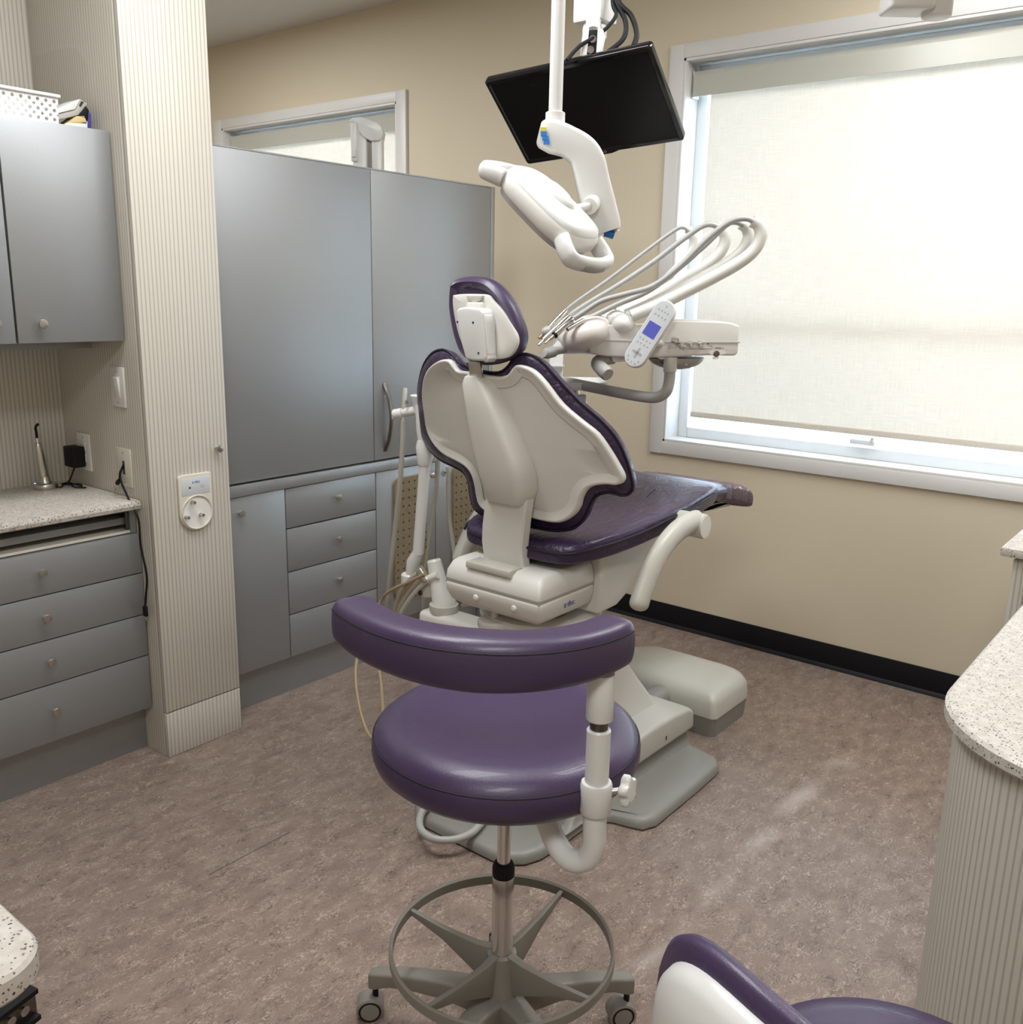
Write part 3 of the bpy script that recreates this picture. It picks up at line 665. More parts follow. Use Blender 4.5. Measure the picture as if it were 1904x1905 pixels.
build(MB().obox(b, mu, mv, mn, .06, .06, .014), 'vesa_plate', black_m, t, bevel=.002)
for i, (pts, r) in enumerate((([(1140, 5), (1146, 30), (1118, 62), (1080, 85), (1055, 112)], .0055), ([(1146, 0), (1164, 40), (1160, 72), (1130, 98)], .007), ([(1150, 0), (1175, 30), (1185, 65), (1176, 92)], .0075))):
    pp = [K(x, y, 2.93 - .05 * (j / (len(pts) - 1))) for j, (x, y) in enumerate(pts)]
    if i == 0: pp = [K(x, y, 2.93 - .02 * j) for j, (x, y) in enumerate(pts)]
    pp = [K(1140 + 4 * i, -60, 2.96)] + pp
    build(MB().tube(cr(pp, 7), r, 10), 'cable', black_m, t)

# ---------------------------------------------------------------- operatory light
LK = 2.4
t = thing('operatory_light', 'white ceiling-hung dental lamp on a long pole in front of the monitor', 'dental light', (lx_, ly_, 1.65))
build(MB().cyl((lx_, ly_, 1.965), (lx_, ly_, CEIL), .0165), 'pole', white_m, t)
build(MB().lathe([(.024, -.045), (.0235, -.005), (.0235, 0), (.020, .002)], (lx_, ly_, K(1034, 210, LK).z), Z, 28), 'pole_collar', white_m, t)
build(MB().lathe([(.07, 0), (.07, -.02), (.03, -.05)], (lx_, ly_, CEIL), Z, 28), 'canopy', white_m, t)
# swing arm: loft with a D section
arm_c = [(1003, 247, 18), (1010, 249, 27), (1030, 255, 32), (1058, 265, 30), (1083, 283, 33), (1095, 305, 35), (1103, 340, 35), (1113, 380, 36), (1124, 418, 34), (1128, 432, 30)]
cen = cr([K(a, b, LK - .01) for a, b, w in arm_c], 5); wid = []
for i in range(len(arm_c) - 1):
    for j in range(5): wid.append((arm_c[i][2] + (arm_c[i + 1][2] - arm_c[i][2]) * j / 5) / FPX * LK)
wid.append(arm_c[-1][2] / FPX * LK)
R = []
m = len(cen)
for i in range(m):
    T = (cen[min(i + 1, m - 1)] - cen[max(i - 1, 0)]).normalized(); side = FW.cross(T).normalized()
    if side.dot(RT) < 0 and i > 12: side = -side
    if i <= 12 and side.z < 0: side = -side
    h = wid[i] * .84; dpt = .030
    ring = []
    for kk in range(20):
        an = 2 * pi * kk / 20; ca, sa = cos(an), sin(an)
        ex = math.copysign(abs(ca) ** .35, ca); ey = math.copysign(abs(sa) ** .35, sa)
        ring.append(cen[i] + side * (h * ex) + FW * (dpt * ey))
    R.append(ring)
build(MB().rings(R), 'swing_arm', white_m, t, smooth=50)
# back cover strip along the outer side of the arm
strip = [(1050, 247), (1078, 258), (1098, 272), (1112, 295), (1122, 335), (1133, 380), (1146, 432)]
build(MB().tube(cr([K(a, b, LK + .004) for a, b in strip], 5), .012, 10, sq=(FW, 2.2, .75)), 'arm_cover', white_m, t)
build(MB().tube([K(1126, 432, LK - .0), K(1142, 437, LK - .0)], .018, 12, sq=(FW, 1.3, .6)), 'arm_tip', blue_m, t)
p = K(1012, 246, LK - .05)
for (px, py, m_) in ((1011, 241, yel_m), (1012, 249, blue_m), (1015, 257, blue_m), (1017, 265, blue_m)):
    c_ = K(px, py, LK - .043); build(MB().obox(c_, RT, UP, FW, .007, .0045, .003), 'sticker', m_, t)
# yoke joint
pj_ = K(1097, 383, LK - .045)
build(MB().tube([K(1103, 378, LK - .03), K(1097, 384, LK - .065)], [.021, .019], 20), 'pivot', cream_m, t)
build(MB().tube([K(1097, 384, LK - .06), K(1060, 391, LK - .075), K(1030, 388, LK - .09)], [.011, .010, .012], 14), 'spindle', white_m, t)
# lamp head
hc = K(1018, 398, LK - .11)
e1 = (RT * .62 - FW * .465 - UP * .63).normalized(); e2 = (RT * .6 + FW * .8).normalized(); nrm = e1.cross(e2).normalized()
def HD(a, b, c): return hc + (e1 * a + e2 * b + nrm * c) * .87
LEN, WID = .155, .085
def sup(a, w, l, e=.6, n=40):
    return [(l * math.copysign(abs(cos(2 * pi * i / n)) ** e, cos(2 * pi * i / n)), w * math.copysign(abs(sin(2 * pi * i / n)) ** e, sin(2 * pi * i / n))) for i in range(n)]
def headring(l, w, c, e=.62): return [HD(a, b, c) for a, b in sup(0, w, l, e)]
build(MB().rings([headring(.146, .092, -.012), headring(.154, .100, .0), headring(.154, .100, .024), headring(.149, .095, .033)], True, True), 'shell', cream_m, t, smooth=45)
build(MB().rings([headring(.1475, .0935, .033), headring(.1475, .0935, .036), headring(.141, .088, .048), headring(.120, .070, .054), headring(.06, .035, .058), headring(.002, .002, .059)], False, True), 'top_cover', white_m, t, smooth=60)
build(MB().rings([headring(.145, .091, -.012), headring(.141, .087, -.026), headring(.116, .068, -.034), headring(.002, .002, -.036)], False, True), 'lens', lens_m, t, smooth=50)
build(MB().ell(HD(-.005, .0, .058), e1, e2, nrm, .055, .028, .018, 20, 10), 'hub_fairing', white_m, t)
for s in (-1, 1):
    pts = [HD(s * .125, -.080, .012), HD(s * .165, -.090, .000), HD(s * .190, -.078, -.008), HD(s * .200, 0, -.010), HD(s * .190, .078, -.008), HD(s * .165, .090, .0), HD(s * .125, .080, .012)]
    h_ = build(MB().tube(cr(pts, 6), .016, 16, sq=(nrm, 1.35, .95)), 'handle', white_m, t)
    build(MB().tube(cr([HD(s * .210, -.050, -.010), HD(s * .2155, 0, -.011), HD(s * .210, .050, -.010)], 5), .012, 10, sq=(nrm, 1.0, .4)), 'grip_pad', greypl_m, h_)

# ---------------------------------------------------------------- ceiling arm end at the top right
t = thing('boom_mount', 'white boxy end of a ceiling arm in front of the large window top', 'ceiling arm', K(1710, 20, 2.2))
a = K(1688, 22, 2.2); bt = K(1690, 24, 2.2).z; bt2 = K(1742, 34, 2.2).z
c_ = K(1688, 10, 2.2); c2 = K(1745, 10, 2.2)
build(MB().obox(Vector((c_.x, c_.y, bt + .035)), RT, FW, UP, .047, .04, .035), 'arm_box', white_m, t, bevel=.007, seg=3)
build(MB().cyl((c2.x, c2.y, bt2), (c2.x, c2.y, CEIL), .031), 'pole', white_m, t, bevel=.005)

# ---------------------------------------------------------------- dental chair
CX = -1.605
dc = thing('dental_chair', 'purple and cream dental chair seen from behind, facing the large window', 'dental chair', (CX, 2.35, 0))
def bsurf(px, py, off=0.0):
    """point of the curved chair back seen at a pixel"""
    d = ray(px, py); t = 2.4 / FW.dot(d)
    for _ in range(30):
        p = EYE + d * t
        g = p.y - (1.99 + off + .30 * (1 - p.z) + .67 * (p.x - CX) ** 2)
        e = 1e-4; p2 = EYE + d * (t + e)
        g2 = p2.y - (1.99 + off + .30 * (1 - p2.z) + .67 * (p2.x - CX) ** 2)
        t -= g * e / (g2 - g)
    return EYE + d * t
def c8(x, y): return (700 + x / 3.6615, 500 + y / 3.6615)
def by(x, z, off): return Vector((x, 1.99 + off + .30 * (1 - z) + .67 * (x - CX) ** 2, z))
shell_px = [(610, 700), (550, 690), (500, 628), (455, 618), (400, 640), (350, 685), (320, 760), (311, 860), (322, 960), (342, 1090), (380, 1180), (450, 1260), (540, 1310), (600, 1345), (640, 1390), (665, 1460), (680, 1550), (700, 1610), (740, 1650), (800, 1670),
            (900, 1685), (1030, 1695), (1100, 1712), (1200, 1730), (1270, 1725), (1340, 1680), (1380, 1620), (1395, 1560), (1430, 1505), (1480, 1480), (1560, 1470), (1630, 1475), (1672, 1455), (1680, 1410), (1640, 1330), (1580, 1230), (1500, 1120), (1400, 1040), (1260, 920), (1150, 780), (1075, 700), (1010, 665), (960, 655), (930, 672), (890, 722), (820, 735), (720, 722)]
cush_px = [(600, 650), (545, 590), (500, 556), (455, 550), (400, 575), (350, 640), (318, 740), (304, 860), (316, 990), (333, 1130), (375, 1220), (450, 1295), (550, 1345), (615, 1385), (648, 1450), (662, 1550), (685, 1625), (735, 1668), (800, 1690),
           (900, 1720), (1010, 1742), (1100, 1760), (1200, 1778), (1290, 1780), (1380, 1755), (1440, 1690), (1475, 1610), (1520, 1545), (1600, 1522), (1690, 1540), (1745, 1528), (1768, 1480), (1752, 1390), (1710, 1260), (1640, 1130), (1530, 1010), (1400, 900), (1250, 740), (1160, 640), (1090, 592), (1020, 578), (960, 602), (920, 660), (850, 705), (720, 690)]
def outl(pxs, off, k=3):
    q = cr([bsurf(*c8(*p), off) for p in pxs], k, closed=True); return [(p.x, p.z) for p in q]
so = outl(shell_px, 0.0); co = outl(cush_px, .045)
build(MB().pillow(so, lambda a, b, d: by(a, b, d), [(.012, .022), (.0, .016), (.0, .004), (.002, -.001), (.005, -.003), (.009, -.002), (.014, .001), (.03, .004), (.62, .008), (.85, .006), (1.2, .004), (1.49, .004)]), 'back_shell', cream_m, dc, smooth=60)
cu_ = build(MB().pillow(co, lambda a, b, d: by(a, b, .045 + d), [(.75, -.026), (.03, -.026), (.008, -.020), (.0, -.008), (.002, .012), (.014, .030), (.04, .044), (.65, .050), (1.0, .054), (1.45, .055)]), 'back_cushion', purpled_m, dc, smooth=60)
pp = cr([by(a, b, .045 - .0) for a, b in co[::3]], 3, closed=True)
build(MB().tube([by(a, b, .045 - .012) + Vector((0, 0, 0)) for a, b in co] + [by(*co[0], .033)], .0035, 6), 'piping', seam_m, cu_)
# spine cover (hull shaped) and arm
def spine_ring(z, x0, x1, y, dep):
    n = 20; cx_, w = (x0 + x1) / 2, (x1 - x0) / 2; ring = []
    for i in range(n):
        a = 2 * pi * i / n; ca, sa = cos(a), sin(a)
        ring.append(Vector((cx_ + w * math.copysign(abs(ca) ** .42, ca), y + (dep * -math.copysign(abs(sa) ** .45, sa) if sa > 0 else .05 * abs(sa) ** .7), z)))
    return ring
def sp(lx, rx, py_, y): a = on('y', y, lx, py_); b = on('y', y, rx, py_); return a.x, b.x, (a.z + b.z) / 2
rings = []
for (lx, rx, py_, y, dep) in ((873, 900, 697, 1.885, .004), (866, 908, 702, 1.885, .030), (861, 919, 716, 1.89, .040), (866, 939, 760, 1.90, .046), (872, 958, 805, 1.915, .050), (880, 976, 848, 1.93, .054), (889, 987, 885, 1.945, .056), (899, 989, 912, 1.955, .052), (906, 986, 933, 1.962, .040), (908, 985, 938, 1.965, .020)):
    a, b, z = sp(lx - 2, rx - 16, py_, y - dep * .75); rings.append(spine_ring(z, a, b, y, dep))
build(MB().rings(rings), 'spine_cover', cream_m, dc, smooth=45)
rings = []
for (lx, rx, py_, y) in ((908, 984, 925, 1.945), (902, 980, 950, 1.945), (898, 976, 985, 1.95), (897, 973, 1015, 1.955), (901, 976, 1045, 1.965), (908, 984, 1062, 1.975)):
    a, b, z = sp(lx, rx - 4, py_, y)
    rings.append([Vector((x_, yy, z)) for x_, yy in ((a, y), (b - .006, y), (b, y + .006), (b, y + .034), (a, y + .034))])
build(MB().rings(rings), 'back_arm', cream_m, dc, smooth=30)
# headrest
HY = 1.90
hp_ = [(842, 540), (846, 525), (862, 516), (890, 514), (915, 520), (938, 540), (958, 570), (972, 605), (976, 628), (971, 650), (958, 665), (938, 675), (915, 679), (893, 678), (876, 670), (862, 655), (852, 630), (845, 600), (841, 570)]
ho = [(p.x, p.z) for p in cr([on('y', HY, *p) for p in hp_], 4, closed=True)]
hb = build(MB().pillow(ho, lambda a, b, d: Vector((a, HY + d, b)), [(.75, -.012), (.03, -.016), (.014, -.024), (.004, -.016), (.0, 0), (.004, .022), (.02, .040), (.75, .050), (1.45, .052)]), 'headrest_cushion', purple_m, dc, smooth=60)
hi_ = [(847, 552), (850, 549), (866, 547), (893, 547), (911, 549), (921, 560), (941, 582), (958, 610), (966, 630), (963, 647), (952, 662), (938, 667), (915, 668), (893, 663), (872, 652), (860, 630), (852, 600), (847, 570)]
hin = [(p.x, p.z) for p in cr([on('y', HY - .02, *p) for p in hi_], 4, closed=True)]
build(MB().pillow(hin, lambda a, b, d: Vector((a, HY - .030 + d, b)), [(.0, .012), (.0, .002), (.003, 0), (.75, 0), (1.45, 0)]), 'headrest_plate', cream_m, dc, smooth=40)
# headrest mechanism
def yprism(pxs, y, depth, m, name, par, bev=.004, seg=2):
    return build(MB().prism([on('y', y, *p) for p in pxs], (0, depth, 0)), name, m, par, bevel=bev, seg=seg)
yprism([(866, 550), (897, 550), (892, 560), (880, 563), (871, 559)], HY - .040, .012, cover_m, 'pivot_bracket', dc, .002)
yprism([(868, 562), (890, 562), (893, 577), (866, 577)], HY - .055, .03, cream_m, 'pivot_neck', dc, .004)
mech = yprism([(848, 580), (853, 573), (866, 571), (893, 574), (898, 582), (902, 620), (905, 665), (902, 672), (880, 671), (866, 668), (858, 640), (850, 600)], HY - .075, .045, white_m, 'headrest_mechanism', dc, .006, 3)
for px, py in ((851.5, 599), (880.5, 600), (890.5, 657)):
    p = on('y', HY - .0752, px, py); build(MB().lathe([(.003, 0), (.003, .0008)], p, -Y, 10), 'screw', ink_m, mech)
yprism([(893, 585), (902, 585), (905, 600), (907, 660), (910, 668), (904, 675), (898, 672)], HY - .070, .035, white_m, 'release_lever', dc, .003)
yprism([(899, 602), (903, 602), (914, 665), (907, 667)], HY - .045, .01, gun_m, 'slider', dc, .0005)
yprism([(871, 672), (893, 674), (897, 703), (874, 702)], HY - .030, .008, steel_m, 'headrest_bar', dc, .001)
# seat cushion: loft along the chair
def seat_ring(y, hw, zb, zt, dish, n=28, e=.38):
    ring = []; cz_, hz = (zb + zt) / 2, (zt - zb) / 2
    for i in range(n):
        a = 2 * pi * i / n; ca, sa = cos(a), sin(a)
        x = math.copysign(abs(ca) ** e, ca); z = math.copysign(abs(sa) ** e, sa)
        zz = cz_ + hz * z
        if z > 0: zz -= dish * (1 - x * x) * z
        ring.append(Vector((CX + .022 + hw * x, y, zz)))
    return ring
SX = CX + .022
st = [(1.985, .10, .835, .845, 0), (1.990, .165, .828, .872, .0), (2.01, .198, .825, .892, .010), (2.06, .225, .824, .905, .020), (2.16, .248, .828, .915, .028), (2.30, .258, .836, .925, .030), (2.44, .256, .846, .936, .026), (2.56, .256, .854, .950, .018), (2.66, .250, .864, .958, .010), (2.75, .236, .872, .956, .004), (2.83, .216, .878, .946, 0), (2.845, .18, .888, .932, 0)]
sc_ = build(MB().rings([seat_ring(*s) for s in st]), 'seat_cushion', purpled_m, dc, smooth=60)
sc_.modifiers.new('sub', 'SUBSURF').levels = 1; sc_.modifiers['sub'].render_levels = 1
for s in (1, -1):
    pts = [Vector((SX + s * (hw * 1.0 + .001), y, zb + (zt - zb) * .62)) for y, hw, zb, zt, dsh in st[2:-2]]
    build(MB().tube(cr(pts, 4), .004, 8), 'piping', seam_m, sc_)
build(MB().tube(cr([Vector((SX + .2, 2.01, .867)), Vector((SX + .165, 1.989, .864)), Vector((SX + .08, 1.984, .862)), Vector((SX - .08, 1.984, .862)), Vector((SX - .165, 1.989, .864))], 4), .004, 8), 'piping', seam_m, sc_)
for (xo, y0, y1) in ((.10, 2.12, 2.60), (-.10, 2.12, 2.66)):
    pts = []
    for i in range(12):
        y = y0 + (y1 - y0) * i / 11
        j = max(jj for jj in range(len(st) - 1) if st[jj][0] <= y); f_ = (y - st[j][0]) / (st[j + 1][0] - st[j][0])
        zt = st[j][3] + (st[j + 1][3] - st[j][3]) * f_; ds = st[j][4] + (st[j + 1][4] - st[j][4]) * f_; hw = st[j][1]
        pts.append(Vector((SX + xo + .03 * sin(i / 11 * pi), y, zt - ds * (1 - (xo / hw) ** 2) + .001)))
    build(MB().tube(pts, .0022, 6), 'seam', seam_m, sc_)
# toe section with protective film
tt = [(2.81, .195, .872, .938), (2.85, .190, .870, .934), (2.90, .185, .866, .926), (2.97, .182, .856, .915)]
build(MB().rings([seat_ring(y, hw, zb, zt, 0) for y, hw, zb, zt in tt]), 'toe_cushion', purpled_m, dc, smooth=60)
tt = [(2.955, .186, .852, .919), (3.02, .184, .840, .908), (3.10, .180, .820, .892), (3.18, .172, .798, .868), (3.23, .160, .785, .842), (3.245, .12, .792, .825)]
fr = []
for a, b in zip(tt[:-1], tt[1:]):
    for j in range(6):
        f_ = j / 6; q = [a[i] + (b[i] - a[i]) * f_ for i in range(4)]; wv = .0035 * (1 if j % 2 else -1) + random.uniform(-.002, .002)
        fr.append(seat_ring(q[0] + .004 * sin(j * 2.1), q[1] + wv, q[2] - wv, q[3] + wv, 0))
fr.append(seat_ring(*tt[-1], 0))
build(MB().rings(fr), 'toe_film', film_m, dc, smooth=25)
build(MB().box(CX - .12, CX + .12, 2.70, 3.17, .80, .822).prism([(CX + .12, 2.7, .86), (CX + .12, 2.7, .82), (CX + .12, 3.17, .79), (CX + .12, 3.17, .81)], (-.24, 0, 0)), 'toe_board', cream_m, dc, bevel=.004)
# housing under the back, upper and lower halves
def hous(z0, z1, y0, x0, x1, y1, bev, name, m, cut=None):
    return build(MB().box(x0, x1, y0, y1, z0, z1), name, m, dc, bevel=bev, seg=4)
hx0, hx1 = CX - .152, CX + .192
def hring(z, i0, i1): return [Vector((hx0 + i0, 1.895 + i1, z)), Vector((hx1 - i0, 1.895 + i1, z)), Vector((hx1 - i0, 2.16, z)), Vector((hx0 + i0, 2.16, z))]
build(MB().rings([hring(.650, .075, .09), hring(.660, .045, .055), hring(.682, .012, .016), hring(.715, .001, .002), hring(.7415, 0, 0)]), 'housing_lower', cream_m, dc, bevel=.010, seg=3, smooth=50)
build(MB().rings([hring(.7425, 0, 0), hring(.775, .003, .004), hring(.798, .010, .020), hring(.808, .020, .040)]), 'housing_upper', cream_m, dc, bevel=.009, seg=3, smooth=50)
build(MB().box(hx0 + .003, hx1 - .003, 1.898, 2.158, .735, .750), 'housing_seam', greypl_m, dc)
build(MB().box(CX - .075, CX + .085, 1.898, 1.96, .792, .812), 'hinge_bar', cover_m, dc, bevel=.004)
p = on('y', 1.90, 955, 1085)
for lx in (on('y', 1.893, 884, 1108).x, on('y', 1.893, 955, 1123).x):
    build(MB().lathe([(.010, 0), (.007, .004), (.003, .005)], (lx, 1.897, .712), -Y, 14), 'bump', cream_m, dc)
text('a·dec', 'logo', logo_m, dc, (hx1 + .0006, 2.035, .712), Y, Z, .024)
# seat side frame
build(MB().rings([[Vector((CX - w, y, z0)), Vector((CX + w, y, z0)), Vector((CX + w + .01, y, (z0 + z1) / 2)), Vector((CX + w, y, z1)), Vector((CX - w, y, z1)), Vector((CX - w - .01, y, (z0 + z1) / 2))] for y, w, z0, z1 in ((2.165, .205, .645, .83), (2.25, .215, .655, .835), (2.40, .20, .70, .845), (2.55, .18, .75, .855), (2.68, .16, .79, .87))]), 'seat_frame', cream_m, dc, bevel=.012, seg=3)
# armrests
for s, nm in ((1, 'armrest'), (-1, 'armrest')):
    ax2 = CX + s * .335
    pts = [Vector((ax2, 2.165, .690)), Vector((ax2, 2.18, .725)), Vector((ax2, 2.225, .79)), Vector((ax2, 2.285, .845)), Vector((ax2, 2.36, .880)), Vector((ax2, 2.44, .893)), Vector((ax2, 2.49, .892))]
    pass
    rr = [.008, .018, .0235] + [.026] * (len(cr(pts, 5)) - 4) + [.020]
    ar = build(MB().tube(cr(pts, 5), rr, 14, sq=((1, 0, 0), 1.0, 1.32)), nm, cover_m, dc)
    e_ = pts[-1] + Vector((0, .0, -.014))
    build(MB().cyl(e_ + Vector((-s * .10, 0, 0)), e_ + Vector((s * .028, 0, 0)), .038, 28), 'arm_hub', cover_m, ar, bevel=.004)
    build(MB().cyl(e_ + Vector((s * .028, 0, 0)), e_ + Vector((s * .030, 0, 0)), .034, 28), 'hub_cap', cream_m, ar)
# turntable, lever and knob
build(MB().lathe([(.17, 0), (.185, .012), (.185, .03), (.17, .034)], (CX, 2.16, .598), Z, 36), 'turntable', cream_m, dc)
build(MB().lathe([(.10, 0), (.10, .014)], (CX + .01, 2.12, .632), Z, 28), 'bearing', gun_m, dc)
build(MB().tube(cr([on('y', 1.97, 862, 1125), on('y', 1.98, 890, 1121), on('y', 2.0, 925, 1118)], 5), .011, 10, sq=((0, 0, 1), .6, 1.2)), 'brake_lever', cover_m, dc)
kp = on('y', 1.99, 921, 1152)
build(MB().lathe([(.011, 0), (.011, .022), (.008, .030), (.002, .032)], kp, Z, 18), 'lock_knob', cream_m, dc)
build(MB().lathe([(.05, -.02), (.052, -.004), (.045, .002)], kp, Z, 28), 'knob_plate', cream_m, dc)
# lift arm down to the base
build(MB().rings([[Vector((CX - w, y - d_, z)), Vector((CX + w, y - d_, z)), Vector((CX + w, y + d_, z)), Vector((CX - w, y + d_, z))] for z, y, w, d_ in ((.16, 2.52, .15, .16), (.30, 2.44, .13, .12), (.45, 2.32, .13, .10), (.60, 2.19, .135, .11))]), 'lift_arm', cream_m, dc, bevel=.02, seg=4)
# cast base plate
half = [(0, 1.785), (.13, 1.785), (.175, 1.795), (.215, 1.83), (.235, 1.88), (.240, 1.95), (.240, 2.10), (.252, 2.145), (.285, 2.17), (.33, 2.18), (.375, 2.195), (.395, 2.24), (.395, 2.50), (.39, 2.66), (.36, 2.71), (.25, 2.735), (0, 2.74)]
po = [(CX + a, b) for a, b in half] + [(CX - a, b) for a, b in reversed(half[1:-1])]
build(MB().pillow([(a, b) for a, b in po], lambda a, b, d: Vector((a, b, d)), [(.006, .0), (.0, .006), (.002, .022), (.012, .033), (.030, .036), (.7, .038), (1.45, .038)]), 'base_plate', base_m, dc, smooth=45)
build(MB().rings([[Vector((CX + sx * w, y_, z)) for sx, y_ in ((-1, y0), (1, y0), (1, 2.735), (-1, 2.735))] for z, w, y0 in ((.030, .250, 1.98), (.045, .235, 2.02), (.095, .225, 2.10))]), 'base_riser', base_m, dc, bevel=.015, seg=3)
cov = MB(); cp = [(2.36, .092), (2.362, .165), (2.385, .186), (2.43, .192), (2.60, .188), (2.71, .176), (2.745, .155), (2.752, .085)]
cov.prism([(CX - .245, y, z) for y, z in cp], (.49, 0, 0))
build(cov, 'base_cover', cover_m, dc, bevel=.018, seg=4)
build(MB().rings([[Vector((CX + sx * w, y_, z)) for sx, y_ in ((-1, 1.99), (1, 1.99), (1, 2.36), (-1, 2.36))] for z, w in ((.09, .21), (.11, .20), (.125, .17))]), 'base_deck', base_m, dc, bevel=.01, seg=3)
for y_, z_, tx in ((2.575, .135, 'i'), (2.735, .10, 'O')):
    pass
build(MB().box(CX + .2445, CX + .2462, 2.545, 2.551, .118, .132), 'indicator', ink_m, dc)
build(MB().lathe([(.006, 0), (.006, .001)], (CX + .226, 2.24, .075), X, 14), 'bolt_hole', ink_m, dc)

# ---------------------------------------------------------------- floor junction box and its bellows
jb = thing('floor_box', 'pale grey floor box with a dark base beyond the chair foot', 'floor box', (-1.57, 3.05, 0))
def jring(z, ins, n=10):
    x0, x1, y0, y1 = -1.87 + ins, -1.345 - ins, 2.875 + ins, 3.215 - ins
    out = []
    for cx_, cy_, r, a0 in ((x1 - .10, y1 - .10, .10, 0), (x0 + .13, y1 - .13, .13, 90), (x0 + .05, y0 + .05, .05, 180), (x1 - .025, y0 + .025, .025, 270)):
        for i in range(n):
            a = radians(a0 + 90 * i / (n - 1)); out.append(Vector((cx_ + r * cos(a), cy_ + r * sin(a), z)))
    return out
build(MB().rings([jring(0, .004), jring(.072, 0)]), 'box_base', base_m, jb, smooth=40)
build(MB().rings([jring(.073, -.002), jring(.125, .002), jring(.148, .014), jring(.160, .035)] + [[Vector((-1.6075 + (p.x + 1.6075) * f_, 3.045 + (p.y - 3.045) * f_, .160 + .008 * (1 - f_ * f_))) for p in jring(.16, .035)] for f_ in (.8, .5, .2, .01)]), 'box_cover', cover_m, jb, smooth=50)
be = MB(); a = Vector((-1.57, 2.74, .105)); b = Vector((-1.57, 2.88, .105)); R = []
for i in range(25):
    R.append([a + (b - a) * (i / 24) + (X * cos(2 * pi * j / 20) + Z * sin(2 * pi * j / 20)) * (.042 if i % 2 else .035) for j in range(20)])
build(be.rings(R), 'bellows', greypl_m, jb, smooth=20)

# ---------------------------------------------------------------- delivery unit
DK = 2.75
def D(px, py, dk=0.0): return K(px, py, DK + dk)
S = DK / FPX      # metres per pixel at the unit
du = thing('delivery_unit', 'cream instrument delivery unit with four hoses and handpieces beside the chair', 'delivery unit', D(1230, 660, .08))
body = [(1377, 606), (1374, 657), (1368, 662), (1318, 661), (1190, 667), (1130, 663), (1100, 659), (1092, 640), (1096, 610), (1130, 604), (1240, 606), (1246, 600), (1256, 596), (1340, 598), (1360, 600)]
build(MB().prism([D(*p, -.02) for p in body], FW * .20), 'body', cream_m, du, bevel=.010, seg=3)
build(MB().prism([D(*p, -.022) for p in ((1238, 636.5), (1377, 636.5), (1377, 638.5), (1238, 638.5))], FW * .004), 'seam', greypl_m, du, smooth=0)
build(MB().prism([D(*p, -.022) for p in ((1110, 630), (1180, 632.5), (1180, 635), (1110, 632.5))], FW * .004), 'trim_line', white_m, du, smooth=0)
nose = []
for (px, py, hw, hh) in ((1010, 660, .02, .006), (1022, 654, .05, .014), (1045, 640, .08, .028), (1075, 632, .095, .040), (1110, 632, .10, .042)):
    c_ = D(px, py, .08); nose.append([c_ + FW * (hw * math.copysign(abs(cos(a)) ** .7, cos(a))) + UP * (hh * math.copysign(abs(sin(a)) ** .7, sin(a))) for a in [2 * pi * q_ / 20 for q_ in range(20)]])
build(MB().rings(nose), 'nose', cream_m, du, smooth=60)
build(MB().ell(D(1088, 621, .055), (RT * .93 + UP * .36), FW, (UP * .93 - RT * .36), 52 * S, .112, 31 * S, 28, 16, e=.85), 'silicone_pad', silic_m, du, smooth=80)
for (px, py, dk) in ((1068, 625, -.028), (1088, 632, -.034), (1108, 626, -.03)):
    pass
for (px, py, r, dk) in ((1147, 594, 20, .03), (1160, 602, 22, -.005), (1132, 588, 18, .09)):
    build(MB().ell(D(px, py, dk), RT, FW, UP, r * S, .035, r * S * .85, 22, 12), 'holder_dome', clear_m, du, smooth=80)
dome = []
for i in range(7):
    a = radians(90 * i / 6); dome.append((52 * S * cos(a) + .0005, -23 * S * sin(a)))
build(MB().lathe(dome, D(1258, 664, .08), UP, 32), 'under_dome', greypl_m, du, smooth=80)
build(MB().lathe([(.0035, 0), (.0035, .003)], D(1277, 678, -.0), -FW, 10), 'dome_screw', steel_m, du)
for (px, py) in ((1257, 632), (1269, 640), (1286, 639.5), (1304, 639.5)):
    a = D(px - 4, py - 1, -.022); b = a + (-FW * .018 + RT * .008 - UP * .003)
    build(MB().cyl(a, b, .0078, 14), 'control_knob', chrome_m, du, bevel=.001)
build(MB().lathe([(.0035, 0), (.0035, .0012)], D(1317.5, 638.5, -.0205), -FW, 12), 'jack', ink_m, du)
mk = MB()
for (x0, y0, x1, y1) in ((1244, 642, 1250, 642.7), (1244, 642, 1244.7, 648), (1244, 647.5, 1249, 648.2), (1250, 646, 1256, 646.7), (1264, 647.5, 1325, 648.2), (1264, 644, 1264.7, 648), (1325, 642, 1325.7, 648), (1318, 642, 1325, 642.7), (1258, 643, 1258.7, 647)):
    mk.prism([D(*p, -.0215) for p in ((x0, y0), (x1, y0), (x1, y1), (x0, y1))], FW * .003)
build(mk, 'legend', greypl_m, du, smooth=0)
text('I  MASTER  O', 'lettering', ink_m, du, D(1338, 647.5, -.0205), RT, UP, .0048)
build(MB().prism([D(*p, -.0212) for p in ((1320, 656), (1325, 653), (1350, 654), (1352, 658), (1345, 660), (1322, 660))], FW * .004), 'switch_recess', white_m, du, smooth=0)
build(MB().lathe([(.009, 0), (.009, .010)], D(1332.5, 658, -.015), -FW, 18), 'master_switch', gun_m, du, bevel=.001)
build(MB().tube([D(1332, 664, -.018), D(1332, 668, -.018)], .008, 12), 'switch_guard', cream_m, du)
